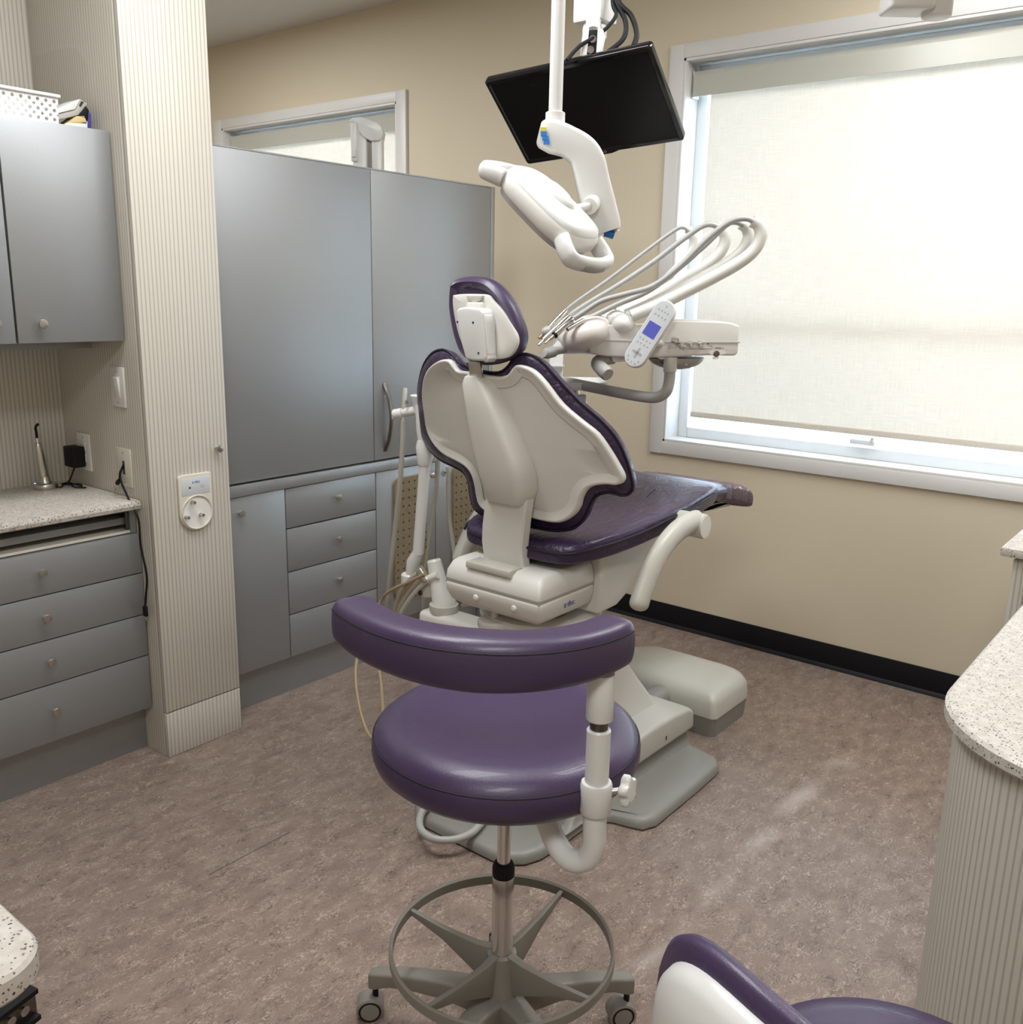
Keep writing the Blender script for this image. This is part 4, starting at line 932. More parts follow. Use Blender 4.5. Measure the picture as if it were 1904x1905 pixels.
# handle and grips
build(MB().prism([D(*p, .0) for p in ((1138, 660), (1172, 658), (1172, 672), (1140, 674))], FW * .05), 'handle_bracket', cream_m, du, bevel=.004)
build(MB().tube(cr([D(1142, 667, .03), D(1122, 670, .02), D(1112, 676, .01), D(1120, 686, -.02), D(1132, 697, -.05)], 5), [.016] * 6 + [.020] * 10 + [.021] * 4 + [.017], 18), 'handle', greypl_m, du)
build(MB().tube(cr([D(1056, 648, .02), D(1035, 653, .0), D(1019, 657, -.015), D(1013, 656, -.02)], 5), [.012] * 6 + [.016] * 8 + [.015, .010], 16), 'side_grip', greypl_m, du)
# touchpad
tc_ = D(1208.5, 621, -.075)
tv = (RT * 32 + UP * 54).normalized(); tn = (-FW * .86 - RT * .50 + UP * .1); tn = (tn - tv * tn.dot(tv)).normalized(); tu = tv.cross(tn).normalized()
if tu.dot(RT) < 0: tu = -tu
def stad(w, h, n=12):
    out = []
    for k_ in range(2 * n):
        a = pi * k_ / (n - 1) if k_ < n else pi + pi * (k_ - n) / (n - 1)
        out.append((w * cos(a), (h if k_ < n else -h) + w * sin(a)))
    return out
TPW, TPH = .033, .072
tp = build(MB().rings([[tc_ + tu * a + tv * b + tn * dz for a, b in stad(TPW + i_, TPH)] for dz, i_ in ((-.024, -.008), (-.018, -.001), (-.004, .0), (.0, -.002))]), 'touchpad', white_m, du, smooth=35)
build(MB().prism([tc_ + tu * a + tv * b for a, b in stad(TPW - .0045, TPH)], tn * .0006), 'face', panel_m, tp, smooth=0)
def tpp(a, b, c): return tc_ + tu * a + tv * b + tn * c
build(MB().prism([tpp(a, b, .0006) for a, b in ((-.020, -.008), (.020, -.008), (.020, .033), (-.020, .033))], tn * .0008), 'display', lcd_m, tp, smooth=0)
for row, xs_ in ((.088, (0,)), (.072, (-.015, -.005, .005, .015)), (.056, (-.017, -.006, .006, .017)), (-.021, (-.017, -.006, .006, .017)), (-.034, (-.017, -.006, .006, .017)), (-.082, (-.018, .018)), (-.092, (-.012, 0, .012))):
    for xx in xs_: build(MB().prism([tpp(xx + a, row + b, .0006) for a, b in rrect(.0042, .0055, .0015, 3)], tn * .0006), 'button', greypl_m, tp, smooth=0)
for a0, b0 in ((.0045, .020), (.020, .0045)):
    build(MB().prism([tpp(a, b - .062, .0006) for a, b in rrect(a0 * 1.6, b0 * 1.6, .0035, 4)], tn * .0007), 'cursor_key', greypl_m, tp, smooth=0)
build(MB().tube([tc_ - tn * .02 - tv * .02, D(1235, 640, .0)], .012, 14), 'stalk', cream_m, tp)
# whips (rigid guide arms) and their tubing
whips = [([(1175, 588), (1240, 560), (1320, 520), (1378, 487), (1405, 463), (1416, 437), (1412, 419), (1400, 411)], -.02, 11.5),
         ([(1165, 585), (1230, 556), (1300, 520), (1350, 492), (1380, 468), (1393, 443), (1390, 425), (1379, 416)], .03, 10.5),
         ([(1155, 583), (1215, 552), (1270, 520), (1315, 493), (1340, 470), (1350, 447), (1346, 430), (1334, 421)], .08, 10.5),
         ([(1150, 580), (1195, 553), (1235, 523), (1270, 487), (1288, 465), (1292, 445), (1286, 432), (1278, 426)], .13, 7.5)]
for pts, dk, r in whips:
    w_ = build(MB().tube(cr([D(*p, dk) for p in pts], 6), r * S, 14), 'whip_arm', cream_m, du)
tubes = [([(1404, 413), (1390, 407), (1368, 409), (1345, 421), (1310, 450), (1265, 495), (1215, 532), (1165, 547), (1120, 560), (1085, 582), (1068, 593)], -.02, 5.0),
         ([(1384, 419), (1368, 413), (1350, 420), (1310, 458), (1255, 506), (1205, 542), (1150, 566), (1105, 588), (1085, 596)], .02, 5.0),
         ([(1340, 425), (1325, 418), (1305, 422), (1265, 450), (1215, 488), (1150, 531), (1100, 561), (1070, 580), (1060, 589)], .08, 5.0),
         ([(1282, 430), (1272, 423), (1258, 427), (1225, 450), (1180, 484), (1130, 522), (1085, 553), (1062, 570), (1054, 578)], .13, 3.6)]
for pts, dk, r in tubes:
    build(MB().tube(cr([D(*p, dk - .01) for p in pts], 6), r * S, 10), 'tubing', tube_m, du)
# handpieces: each can be lifted from its holder
hps = [('air_syringe', 'slim chrome air syringe, topmost instrument at the delivery unit nose', (1054, 576), (1020, 612), .115, [.0055, .0065, .0075, .006], 'syringe'),
       ('handpiece', 'long chrome handpiece with a pointed tip, lowest at the unit nose', (1060, 587), (1012, 633), .075, [.006, .0085, .0085, .0065], 'handpiece'),
       ('ribbed_handpiece', 'chrome handpiece with a black ring and ribbed tip', (1068, 593), (1034, 622), .0, [.0065, .009, .009, .0085], 'handpiece'),
       ('short_handpiece', 'short chrome handpiece lying on the silicone pad', (1087, 595), (1056, 613), -.02, [.005, .0065, .0065, .006], 'handpiece')]
for nm, lab, a, b, dk, rr, cat in hps:
    A, B_ = D(*a, dk - .01), D(*b, dk - .04)
    t = thing(nm, lab, cat, B_, 'instruments at the delivery unit')
    build(MB().tube([A, A.lerp(B_, .15), A.lerp(B_, .6), B_], rr, 16), 'barrel', chrome_m, t)
    dd = (B_ - A).normalized()
    if nm == 'air_syringe':
        build(MB().ell(B_ + dd * .010, dd, dd.orthogonal(), dd.cross(dd.orthogonal()), .018, .013, .013, 16, 10), 'head', greypl_m, t)
        build(MB().tube([B_ + dd * .022, B_ + dd * .040], [.006, .005], 12), 'tip', mat('copper', (.35, .2, .13), .4, metal=1), t)
    elif nm == 'handpiece':
        build(MB().tube([B_, B_ + dd * .022], [.0055, .0045], 14), 'tip', chrome_m, t)
        build(MB().tube([A.lerp(B_, .55), B_], [.0095, .0095], 16), 'sleeve', steel_m, t)
    elif nm == 'ribbed_handpiece':
        build(MB().tube([B_, B_ + dd * .006], [.0095, .0095], 16), 'ring', black_m, t)
        for q_ in range(4): build(MB().tube([B_ + dd * (.007 + q_ * .0055), B_ + dd * (.0105 + q_ * .0055)], [.0055 - q_ * .0004] * 2, 12), 'rib', steel_m, t)
        build(MB().tube([B_ + dd * .006, B_ + dd * .042], [.0035, .003], 12), 'tip', chrome_m, t)
# flexible mounting arm
build(MB().tube(cr([D(1248, 668, .0), D(1247, 690, .0), D(1245, 712, .0), D(1240, 728, .0), D(1226, 738, .01), D(1205, 739, .03), D(1160, 732, .08), D(1110, 722, .14), D(1050, 710, .22)], 6), .0165, 18), 'support_arm', greypl_m, du)
build(MB().tube([D(1248, 664, 0), D(1247, 692, 0)], [.0205, .0195], 22), 'arm_sleeve', cover_m, du, bevel=.002)
build(MB().prism([D(*p, -.01) for p in ((1222, 664), (1232, 660), (1252, 661), (1256, 668), (1228, 669))], FW * .06), 'arm_clip', white_m, du, bevel=.003)
build(MB().prism([D(*p, .02) for p in ((1205, 666), (1240, 668), (1240, 678), (1222, 676))], FW * .05), 'arm_hinge', gun_m, du, bevel=.002)
# tray table and mount post beyond the backrest
tr = thing('tray_stand', 'white rimmed instrument tray on a white post beyond the chair backrest', 'tray', D(1060, 720, .25))
tcn = D(1062, 708, .26)
def tray_pt(a, b, c): return tcn + RT * a + FW * b + UP * c
build(MB().prism([tray_pt(a, b, -.022) for a, b in rrect(.215, .20, .03)], UP * .012), 'tray_base', white_m, tr, bevel=.004)
build(MB().rings([[tray_pt(a, b, c) for a, b in rrect(w_, h_, .03)] for w_, h_, c in ((.222, .207, -.014), (.222, .207, .003), (.205, .190, .003), (.200, .185, -.010))], False, False), 'rim', white_m, tr, smooth=30)
build(MB().prism([tray_pt(a, b, -.009) for a, b in rrect(.20, .185, .028)], UP * .002), 'tray_liner', panel_m, tr, smooth=0)
a = D(1085, 732, .25)
build(MB().obox(D(1072, 742, .27), RT, FW, UP, .032, .03, .014), 'clamp', white_m, tr, bevel=.004)
build(MB().cyl(D(1072, 742, .27), D(1072, 722, .27), .012), 'stem', steel_m, tr)
b = D(1035, 655, .32); b2 = D(1030, 730, .32)
mp_ = tr
build(MB().obox(Vector((b.x, b.y, (b.z + .92) / 2)), RT, FW, UP, .022, .03, (b.z - .92) / 2), 'post', white_m, mp_, bevel=.004)
build(MB().tube(cr([Vector((b.x, b.y, .96)), Vector((b.x - .02, b.y + .14, .90)), Vector((b.x - .03, b.y + .20, .60)), Vector((CX - .20, 2.68, .22)), Vector((CX - .18, 2.66, .16))], 5), .03, 16), 'lower_arm', white_m, mp_)
build(MB().obox(D(1037, 681, .30), RT, FW, UP, .024, .034, .002), 'joint_line', greypl_m, mp_)

# ---------------------------------------------------------------- assistant's arm with suction
YA = 2.15
def A_(px, py, dy=0.0): return on('y', YA + dy, px, py)
aa = thing('assistant_arm', 'white jointed post with suction holder at the left of the chair', 'suction stand', A_(826, 1150))
p0, p1 = A_(796, 1150), A_(985, 1175)
zt, zb = A_(826, 1137).z, A_(826, 1137).z - .075
build(MB().box(p0.x, CX - .10, YA - .05, YA + .05, zb, zt), 'swing_arm', cream_m, aa, bevel=.018, seg=4)
hb_ = A_(826, 1132)
build(MB().lathe([(.046, -.012), (.048, 0), (.048, .016), (.043, .019)], hb_, Z, 32), 'hub_ring', cover_m, aa)
tp_ = A_(808, 1044); d_ = tp_ - hb_
build(MB().tube([hb_ + UP * .012, hb_ + UP * .03 + RT * .001, hb_.lerp(tp_, .55), hb_.lerp(tp_, .8), tp_], [.043, .040, .030, .026, .024], 24), 'cone', cream_m, aa)
build(MB().tube([tp_, tp_ + d_.normalized() * .006], [.024, .020], 24), 'cone_cap', white_m, aa)
cl = A_(786, 1067, -.03)
cd = (A_(775, 1050, -.03) - A_(797, 1082, -.03)).normalized()
build(MB().tube([A_(796, 1077, -.03), A_(815, 1070, -.02)], .012, 12), 'clamp_post', cream_m, aa)
build(MB().obox(cl, cd, -FW, cd.cross(FW), .025, .022, .011), 'clamp', steel_m, aa, bevel=.004)
for k_, (ox, m_, r) in enumerate(((0, hose_m, .009), (5, tan_m, .006), (10, hose_m, .009), (16, cover_m, .008))):
    pts = [A_(784 + ox * .8, 1062 + ox, -.03), A_(770 + ox * .6, 1072 + ox * 1.3, -.04), A_(752 + ox * .6, 1092 + ox * 1.5, -.04), A_(738 + ox * .5, 1125 + ox * 1.2, -.03), A_(730 + ox, 1180, .0), A_(740 + ox, 1240, .06), Vector((-1.98, 2.24, .35)), Vector((CX - .22, 2.26, .30))]
    build(MB().tube(cr(pts, 6), r, 10), 'hose', m_, aa)
# left tan tube that loops to the floor
build(MB().tube(cr([A_(790, 1068, -.05), A_(760, 1083, -.06), A_(725, 1100, -.06), A_(705, 1125, -.05)] + [on('y', y_, *p) for p, y_ in (((672, 1200), 1.98), ((662, 1250), 1.9), ((668, 1310), 1.85), ((683, 1360), 1.82), ((700, 1375), 1.8), ((712, 1340), 1.84), ((710, 1280), 1.95), ((705, 1240), 2.0))], 6), .0055, 10), 'tan_tube', tan_m, aa)
br = [(763, 1088), (790, 1082), (800, 1092), (802, 1112), (790, 1112), (770, 1106)]
build(MB().prism([A_(*p, -.01) for p in br], (0, .04, 0)), 'bracket', cream_m, aa, bevel=.005)
build(MB().lathe([(.009, 0), (.009, .004), (.005, .005), (.005, .002)], A_(783, 1103, -.012), -Y, 16), 'bolt', gun_m, aa)
lo = A_(763, 1075)
build(MB().lathe([(.030, -.022), (.030, .012), (.026, .016)], lo, Z, 24), 'lower_joint', white_m, aa)
build(MB().tube([A_(766, 1070), A_(770, 1045), A_(778, 1028)], [.02, .024, .018], 18), 'elbow', white_m, aa)
build(MB().tube([A_(778, 1030), A_(791, 862)], .0185, 20), 'post', white_m, aa)
build(MB().tube([A_(790, 864), A_(791, 850), A_(789, 830), A_(788, 818)], [.022, .027, .027, .020], 20), 'upper_joint', white_m, aa)
build(MB().tube([A_(788, 822), A_(787, 800), A_(786, 775), A_(783, 752)], [.018, .022, .022, .022], 20), 'upper_post', white_m, aa)
top = A_(781, 744)
build(MB().lathe([(.020, -.03), (.022, -.012), (.030, .008), (.031, .014), (.028, .016), (.002, .015)], top, Z, 28), 'cup', white_m, aa)
hb0, hb1 = A_(733, 771, -.03), A_(782, 762)
build(MB().tube([hb0, hb0.lerp(hb1, .32)], .0165, 20), 'holder_bar', white_m, aa, bevel=.003)
build(MB().tube([hb0.lerp(hb1, .34), hb1], .0145, 20), 'holder_bar', white_m, aa, bevel=.002)
dd = (hb1 - hb0).normalized()
build(MB().lathe([(.010, 0), (.010, .002), (.004, .0025)], hb0 - dd * .001, -dd, 18), 'cap_screw', gun_m, aa)
sv = thing('suction_valve', 'grey suction valve with its hose clipped in the holder bar', 'suction hose', A_(752, 790, -.02))
build(MB().tube([A_(754, 722, -.02), A_(754, 727, -.02), A_(752, 755, -.02), A_(751, 784, -.02)], [.006, .0075, .0075, .0065], 16), 'valve', cover_m, sv)
build(MB().tube([A_(757, 745, -.03), A_(757, 751, -.03)], .005, 12), 'lever', steel_m, sv)
build(MB().tube(cr([A_(750, 784, -.02), A_(749, 830, -.02), A_(744, 900, -.02), A_(736, 980, -.01), A_(727, 1060, .0), A_(722, 1130, .02), A_(724, 1200, .05), A_(745, 1250, .10), Vector((-2.0, 2.30, .30)), Vector((CX - .22, 2.32, .26))], 6), .0085, 12), 'hose', hose_m, sv)
for lab, pts in (('thin grey hose hanging just right of the white post', [(817, 850), (813, 900), (806, 960), (798, 1015), (790, 1080), (788, 1150)]), ('thin hose hanging before the second perforated board', [(834, 868), (834, 910), (836, 960), (842, 1005), (848, 1060), (845, 1120)])):
    build(MB().tube(cr([A_(*p, .12) for p in pts], 6), .0068, 10), 'suction_hose', hose_m, aa, label=lab)

# hose lying in a loop by the chair base
z0 = .052
build(MB().tube(cr([on('z', z0, 905, 1520), on('z', z0, 880, 1548), on('z', z0, 845, 1562), on('z', z0, 805, 1560), on('z', z0, 782, 1540), on('z', z0, 785, 1512), on('z', z0, 805, 1494), on('z', z0, 835, 1480)], 6), .011, 12), 'floor_hose', tube_m, None, label='grey hose looped on the floor against the chair base', cat='hose')

# ---------------------------------------------------------------- doctor's stool in the foreground
SC = Vector((-1.031, 1.288, 0))
ds = thing('operator_stool', 'round purple stool with a curved purple backrest, chrome column and wheeled base', 'stool', SC)
def Q(r, f, z): return SC + RT * r + FW * f + UP * z
seat = [(.20, .668), (.235, .672), (.252, .688), (.2575, .705), (.2575, .722), (.250, .742), (.232, .757), (.200, .764), (.15, .764), (.08, .761), (.02, .760), (.002, .760)]
so_ = build(MB().lathe([(r, z) for r, z in seat], SC, Z, 56), 'seat', purple_m, ds, smooth=60)
ring = [SC + Vector((cos(2 * pi * i / 72), sin(2 * pi * i / 72), 0)) * .2545 + UP * .7325 for i in range(73)]
build(MB().tube(ring, .0014, 6), 'seam', seam_m, so_)
build(MB().lathe([(.10, .662), (.10, .669)], SC, Z, 28), 'seat_plate', black_m, ds)
# curved backrest: sweep along an arc
def arc(u):   # u in -1..1 ; plan curve of the bar
    a = radians(62) * u
    return -.047 + .236 * sin(a) / sin(radians(62)), -.005 - .262 * cos(a) - .040 * u
N_ = 44; R = []
prof = []
for i in range(24):
    a = 2 * pi * i / 24; ca, sa = cos(a), sin(a)
    prof.append((math.copysign(abs(ca) ** .55, ca), math.copysign(abs(sa) ** .62, sa)))
zb0, zb1 = .937, 1.030
for i in range(N_ + 1):
    u = -1 + 2 * i / N_; r0, f0 = arc(u); r1, f1 = arc(u + .01)
    tg = (RT * (r1 - r0) + FW * (f1 - f0)).normalized(); nn = UP.cross(tg).normalized()
    e_ = 1 - abs(u); sc2 = min(1, (max(e_, .0006) / .085)) ** .38
    hz = (zb1 - zb0) / 2 * (.50 + .50 * sc2) * (1 - .12 * abs(u)); hn = .040 * (.35 + .65 * sc2) * (1.0 + .12 * (1 - abs(u)))
    c_ = Q(r0, f0, (zb0 + zb1) / 2 + .010 * u * u)
    R.append([c_ + nn * (hn * a) + UP * (hz * b) for a, b in prof])
bk = build(MB().rings(R), 'backrest', purple_m, ds, smooth=60)
pts = []
for i in range(2, N_ - 1):
    u = -1 + 2 * i / N_; r0, f0 = arc(u); r1, f1 = arc(u + .01)
    tg = (RT * (r1 - r0) + FW * (f1 - f0)).normalized(); nn = UP.cross(tg).normalized()
    if nn.dot(FW) > 0: nn = -nn
    hn = .040 * (1.0 + .12 * (1 - abs(u))); hz = (zb1 - zb0) / 2 * (1 - .12 * abs(u))
    pts.append(Q(r0, f0, (zb0 + zb1) / 2 + .010 * u * u + hz * .60) + nn * (hn * .955))
build(MB().tube(pts, .0015, 6), 'seam', seam_m, bk)
# support post
pr_, pf_ = .155, -.215
build(MB().lathe([(.023, .862), (.023, .945)], Q(pr_, pf_, 0), Z, 28), 'upper_sleeve', white_m, ds, bevel=.002)
build(MB().cyl(Q(pr_, pf_, .83), Q(pr_, pf_, .88), .0155), 'inner_rod', gun_m, ds)
build(MB().lathe([(.0205, .72), (.0205, .842), (.018, .845)], Q(pr_, pf_, 0), Z, 28), 'lower_sleeve', white_m, ds)
build(MB().lathe([(.025, .690), (.0275, .694), (.0275, .742), (.0255, .747), (.021, .748)], Q(pr_, pf_, 0), Z, 28), 'collar', white_m, ds)
pts = [Q(pr_, pf_, .70), Q(pr_, pf_, .66), Q(pr_, pf_, .625), Q(pr_ - .012, pf_ + .006, .595), Q(pr_ - .04, pf_ + .02, .585), Q(pr_ - .065, pf_ + .05, .603), Q(pr_ - .085, pf_ + .085, .64), Q(pr_ - .095, pf_ + .10, .664)]
build(MB().tube(cr(pts, 6), .0205, 18), 'support_arm', white_m, ds)
# star knob
kc = Q(pr_ + .048, pf_ - .004, .735)
ka = (RT * .80 - FW * .45 + UP * .1).normalized(); ku = UP - ka * UP.dot(ka); ku.normalize(); kw = ka.cross(ku)
build(MB().cyl(Q(pr_, pf_, .725), kc, .006, 14), 'knob_shaft', steel_m, ds)
lob = []
for i in range(48):
    a = 2 * pi * i / 48; r_ = .024 + .0042 * cos(5 * a); lob.append((r_ * cos(a), r_ * sin(a)))
build(MB().rings([[kc + ka * dz + (ku * a + kw * b) * s_ for a, b in lob] for dz, s_ in ((-.004, .80), (.0, 1.0), (.009, 1.0), (.013, .86))]), 'knob', white_m, ds, smooth=50)
# column
build(MB().cyl(Q(0, 0, .44), Q(0, 0, .668), .0135), 'piston', chrome_m, ds)
build(MB().lathe([(.0215, .0), (.0225, .004), (.0225, .022), (.019, .03), (.016, .031)], Q(0, 0, .415), Z, 28), 'gas_collar', black_m, ds)
build(MB().cyl(Q(0, 0, .235), Q(0, 0, .417), .0222, 32), 'column', chrome_m, ds)
# foot ring and spokes
rr_ = []
for i in range(73):
    a = 2 * pi * i / 72; rr_.append((cos(a), sin(a)))
R = [[SC + Vector((c_ * r, s_ * r, z)) for r, z in ((.2215, .262), (.2215, .242), (.2260, .238), (.2295, .242), (.2295, .262), (.2260, .266))] for c_, s_ in rr_[:-1]]
mbr = MB(); ids = [[mbr.v(p) for p in r] for r in R]; n_ = len(ids)
for i in range(n_):
    for j in range(6): mbr.F.append((ids[i][j], ids[i][(j + 1) % 6], ids[(i + 1) % n_][(j + 1) % 6], ids[(i + 1) % n_][j]))
build(mbr, 'foot_ring', taupe_m, ds, smooth=40)
for ang in (-41, 54, 152, 232):      # measured plan angles from the image-right direction
    a = radians(ang); dv = RT * cos(a) + FW * sin(a); sd = UP.cross(dv).normalized()
    sp = MB().rings([[SC + dv * r + sd * w + UP * z for w, z in ((-tw, z1), (tw, z1), (tw * .7, z0), (-tw * .7, z0))] for r, tw, z0, z1 in ((.022, .010, .150, .245), (.06, .008, .170, .240), (.14, .006, .215, .245), (.2225, .005, .245, .258))])
    build(sp, 'spoke', taupe_m, ds, bevel=.0015)
build(MB().lathe([(.036, .095), (.038, .10), (.036, .16), (.031, .215), (.030, .240), (.024, .243)], SC, Z, 32), 'hub', taupe_m, ds)
# five legs with twin-wheel casters
for kk in range(5):
    a = radians(90 + 72 * kk) ; dv = RT * cos(a) + FW * sin(a); sd = UP.cross(dv).normalized()
    stn = ((.02, .030, .085, .150), (.06, .026, .098, .152), (.12, .022, .105, .148), (.19, .019, .102, .138), (.25, .0175, .094, .126), (.285, .017, .078, .118), (.300, .013, .075, .112))
    lg = build(MB().rings([[SC + dv * r + sd * w + UP * z for w, z in ((-w0, z1 - .004), (-w0 * .8, z1), (w0 * .8, z1), (w0, z1 - .004), (w0 * .9, z0), (-w0 * .9, z0))] for r, w0, z0, z1 in stn]), 'leg', taupe_m, ds, bevel=.002)
    cb = SC + dv * .288; ro = radians(20 + 63 * kk); wd = Matrix.Rotation(ro, 3, 'Z') @ dv; ws = UP.cross(wd).normalized()
    if kk == 1: ws = (-FW * .9 + RT * .1).normalized()
    if kk == 4: ws = (-FW * .95 + RT * .2).normalized()
    wd = ws.cross(UP).normalized()
    ct_ = cb + wd * .012 + UP * .027
    cs_ = build(MB().cyl(cb + UP * .05, cb + UP * .082, .0065, 12), 'caster', black_m, ds)
    hood = MB()
    hood.rings([[ct_ + ws * w + (wd * cos(t_) + UP * sin(t_)) * r_ for w, r_ in ((-.021, .026), (-.019, .0295), (.019, .0295), (.021, .026), (.019, .024), (-.019, .024))] for t_ in [radians(-25 + 230 * q_ / 18) for q_ in range(19)]])
    build(hood, 'hood', taupe_m, cs_, smooth=40)
    for e_ in (-1, 1):
        build(MB().lathe([(.012, 0), (.0265, .0), (.0270, .003), (.0270, .012), (.0245, .0150), (.0205, .0152), (.020, .0140), (.0195, .0150), (.016, .0155), (.001, .0155)], ct_ + ws * (e_ * .006), ws * e_, 28), 'wheel', taupe_m, cs_, smooth=35)
        build(MB().lathe([(.0205, .0153), (.0225, .0158), (.0245, .0151)], ct_ + ws * (e_ * .006), ws * e_, 28, cap=False), 'tyre', black_m, cs_)

# ---------------------------------------------------------------- second stool, bottom right
S2 = Vector((-.205, 1.075, 0)); bf = Vector((.34, .94, 0)).normalized(); bw = Vector((.94, -.34, 0)).normalized()
s2 = thing('backed_stool', 'purple stool with a white-backed padded backrest at the bottom right', 'stool', S2)
build(MB().lathe([(.18, .475), (.215, .482), (.228, .500), (.228, .525), (.215, .545), (.18, .552), (.10, .554), (.002, .554)], S2, Z, 48), 'seat', purple_m, s2, smooth=60)
BC = Vector((-.262, .802, .715)) - RT * .042
def B2(a, b, c): return BC + bw * a + UP * b + bf * (c + .55 * a * a + .0 * b) 
ol = []
for i in range(64):
    a = 2 * pi * i / 64; ca, sa = cos(a), sin(a); ol.append((.170 * math.copysign(abs(ca) ** .62, ca), .165 * math.copysign(abs(sa) ** .62, sa)))
build(MB().pillow(ol, lambda a, b, c: B2(a, b, c), [(.75, .0), (.03, -.004), (.006, .0), (0, .008), (.002, .018), (.012, .027), (.04, .032), (1.0, .035), (1.45, .036)]), 'back_cushion', purple_m, s2, smooth=60)
ol2 = [(a * .90, b * .90 - .006) for a, b in ol]
build(MB().pillow(ol2, lambda a, b, c: B2(a, b, c), [(.004, .012), (.0, .0), (.004, -.014), (.016, -.024), (.05, -.031), (1.0, -.036), (1.45, -.037)]), 'back_shell', white_m, s2, smooth=60)
build(MB().tube(cr([B2(0, -.08, -.025), B2(0, -.20, -.03), S2 + UP * .43 - bf * .16, S2 + UP * .45], 5), .02, 14), 'back_post', black_m, s2)
build(MB().lathe([(.03, .10), (.03, .30), (.02, .31), (.02, .47), (.09, .475)], S2, Z, 24), 'column', chrome_m, s2)
for kk in range(5):
    a = radians(20 + 72 * kk); dv = Vector((cos(a), sin(a), 0)); sd = UP.cross(dv)
    build(MB().rings([[S2 + dv * r + sd * w + UP * z for w, z in ((-w0, z1), (w0, z1), (w0, z0), (-w0, z0))] for r, w0, z0, z1 in ((.02, .03, .09, .14), (.15, .022, .09, .13), (.27, .016, .075, .105))]), 'leg', taupe_m, s2, bevel=.003)
    build(MB().cyl(S2 + dv * .27 + UP * .028 - sd * .018, S2 + dv * .27 + UP * .028 + sd * .018, .028, 20), 'caster', taupe_m, s2, bevel=.003)

# ---------------------------------------------------------------- rounded island on the right
IX0, IX1, IY0, IY1, IR = -.365, .38, 1.50, 2.62, .27
def rr_plan(x0, x1, y0, y1, r, n=18):
    out = []
    for k_ in range(n + 1):
        a = radians(180 + 90 * k_ / n); out.append((x0 + r + r * cos(a), y0 + r + r * sin(a)))
    for k_ in range(n + 1):
        a = radians(270 + 90 * k_ / n); out.append((x1 - r + r * cos(a), y0 + r + r * sin(a)))
    out += [(x1, y1), (x0, y1)]
    return out
isl = thing('island_cabinet', 'round-ended island cabinet of line-grained laminate at the right edge', 'cabinet', ((IX0 + IX1) / 2, 2.05, 0))
build(MB().rings([[Vector((x, y, z)) for x, y in rr_plan(IX0 + .02, IX1 - .02, IY0 + .02, IY1, IR - .02)] for z in (.10, .829)]), 'body', wood('line_laminate_curved', (.58, .55, .485), (.41, .37, .31), polar=(IX0 + IR - (IX0 + IX1) / 2, IY0 + IR - 2.05, IR)), isl, smooth=40)
build(MB().rings([[Vector((x, y, z)) for x, y in rr_plan(IX0 + .05, IX1 - .05, IY0 + .05, IY1, IR - .05)] for z in (0, .10)]), 'plinth', black_m, isl, smooth=40)
w_ = MB(); R = []
for ins, z in ((.006, .83), (.0, .836), (.0, .854), (.006, .860), (.02, .8605)):
    R.append([Vector((x, y, z)) for x, y in rr_plan(IX0 + ins, IX1 - ins, IY0 + ins, IY1, IR - ins)])
build(w_.rings(R), 'stone_worktop', stone_m, None, smooth=35, label='pale speckled stone top with a rounded end on the island', cat='worktop')
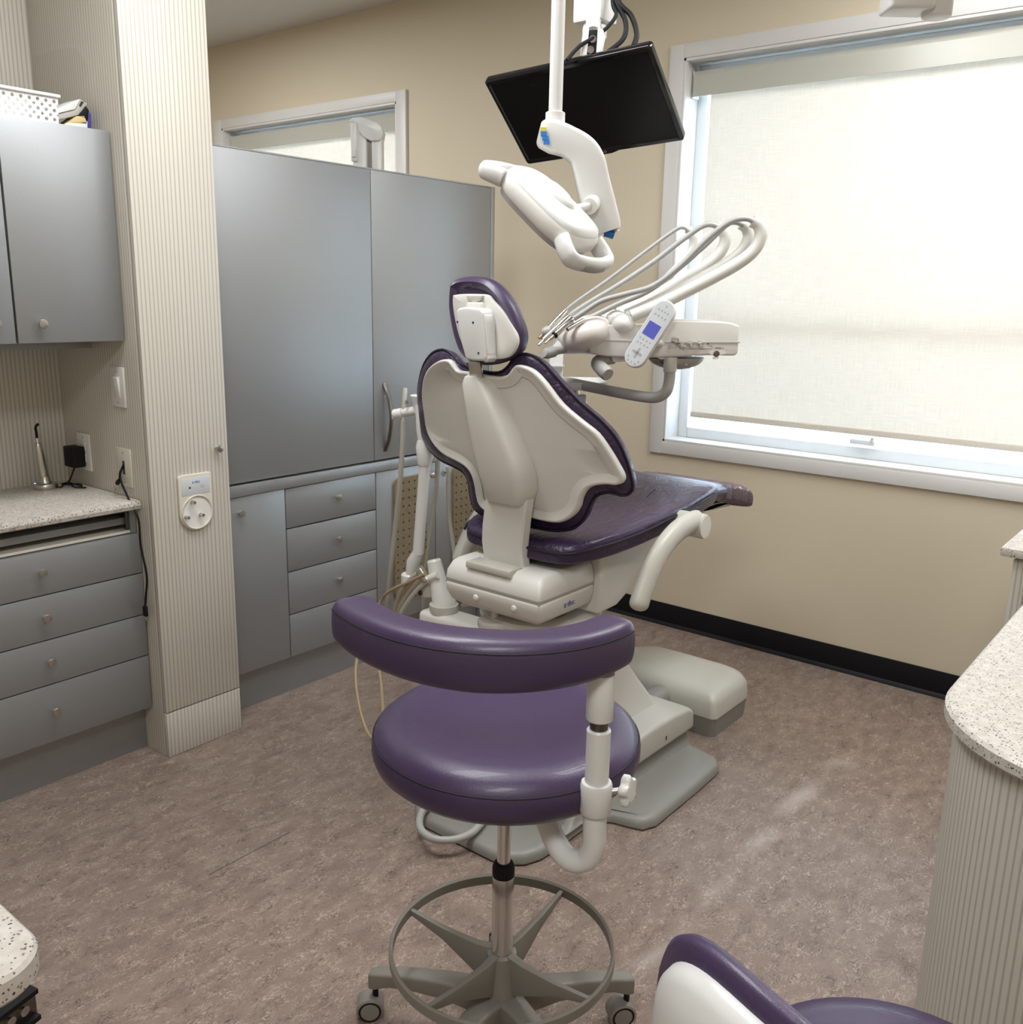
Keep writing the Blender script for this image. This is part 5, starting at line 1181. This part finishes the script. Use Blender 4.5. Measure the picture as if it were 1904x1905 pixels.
# ---------------------------------------------------------------- small cabinet by the window wall, right edge
ft = on('z', .88, 1864, 1018)
FX0, FY0 = -.507, 2.85
build(MB().box(FX0, .35, FY0, WY - .022, .855, .88), 'speckled_worktop', stone_m, None, bevel=.003, label='brown speckled stone top by the window wall at the right edge', cat='worktop')
fc = thing('side_cabinet', 'narrow line-grained laminate cabinet under the window wall at the right edge', 'cabinet', (-.1, 3.3, 0))
build(MB().box(FX0 + .045, .33, FY0 + .05, WY - .022, .10, .853), 'body', wood_m, fc, bevel=.004)
build(MB().box(FX0 + .03, FX0 + .07, FY0 + .028, FY0 + .047, .58, .848), 'side_panel', wood_m, fc, bevel=.008, seg=3)
build(MB().box(FX0 + .075, .33, FY0 + .028, FY0 + .047, .12, .848), 'door', wood_m, fc, bevel=.003)
build(MB().box(FX0 + .08, .33, FY0 + .09, WY - .022, 0, .10), 'kick', black_m, fc)
# ---------------------------------------------------------------- worktop corner at the bottom left
cx1, cy1 = -.905, .372
def bl_plan(ins, r=.055, n=10):
    out = [(-1.75, -.25)]; out.append((cx1 - ins, -.25))
    for k_ in range(n + 1):
        a = radians(90 * k_ / n); out.append((cx1 - r + (r - ins) * cos(a), cy1 - r + (r - ins) * sin(a)))
    out.append((-1.75, cy1 - ins)); return out
build(MB().rings([[Vector((x, y, z)) for x, y in bl_plan(i_)] for i_, z in ((.005, .825), (0, .831), (0, .854), (.004, .859), (.012, .860))]), 'corner_worktop', stone_m, None, smooth=35, label='pale speckled worktop corner at the bottom left', cat='worktop')
lc = thing('drawer_unit', 'dark grey drawer unit with an extended metal slide under the bottom left worktop', 'drawer unit', (-1.3, .05, 0))
build(MB().box(-1.73, -.98, -.23, .30, 0, .823), 'body', grey_m, lc, bevel=.002)
sl = on('x', -.925, 58, 1835)
sa, sb = on('z', .74, 60, 1832), on('z', .74, -10, 1885)
sdv = (sb - sa); sdv.z = 0; sdv.normalize()
slide = build(MB().obox(sa + sdv * .16 - UP * .02, sdv, UP, sdv.cross(UP), .16, .020, .004), 'slide', gun_m, lc, bevel=.001)
for zz in (-.018, .018): build(MB().obox(sa + sdv * .16 - UP * .02 + UP * zz + RT * .004 - FW * .004, sdv, UP, sdv.cross(UP), .16, .003, .007), 'rail', black_m, slide)
for q_ in (.018, .036, .06): build(MB().lathe([(.006, 0), (.006, .004), (.002, .005)], sa + sdv * q_ - UP * .02 - sdv.cross(UP) * math.copysign(.004, sdv.cross(UP).dot(FW)), -sdv.cross(UP) * math.copysign(1, sdv.cross(UP).dot(FW)), 12), 'rivet', steel_m, slide)
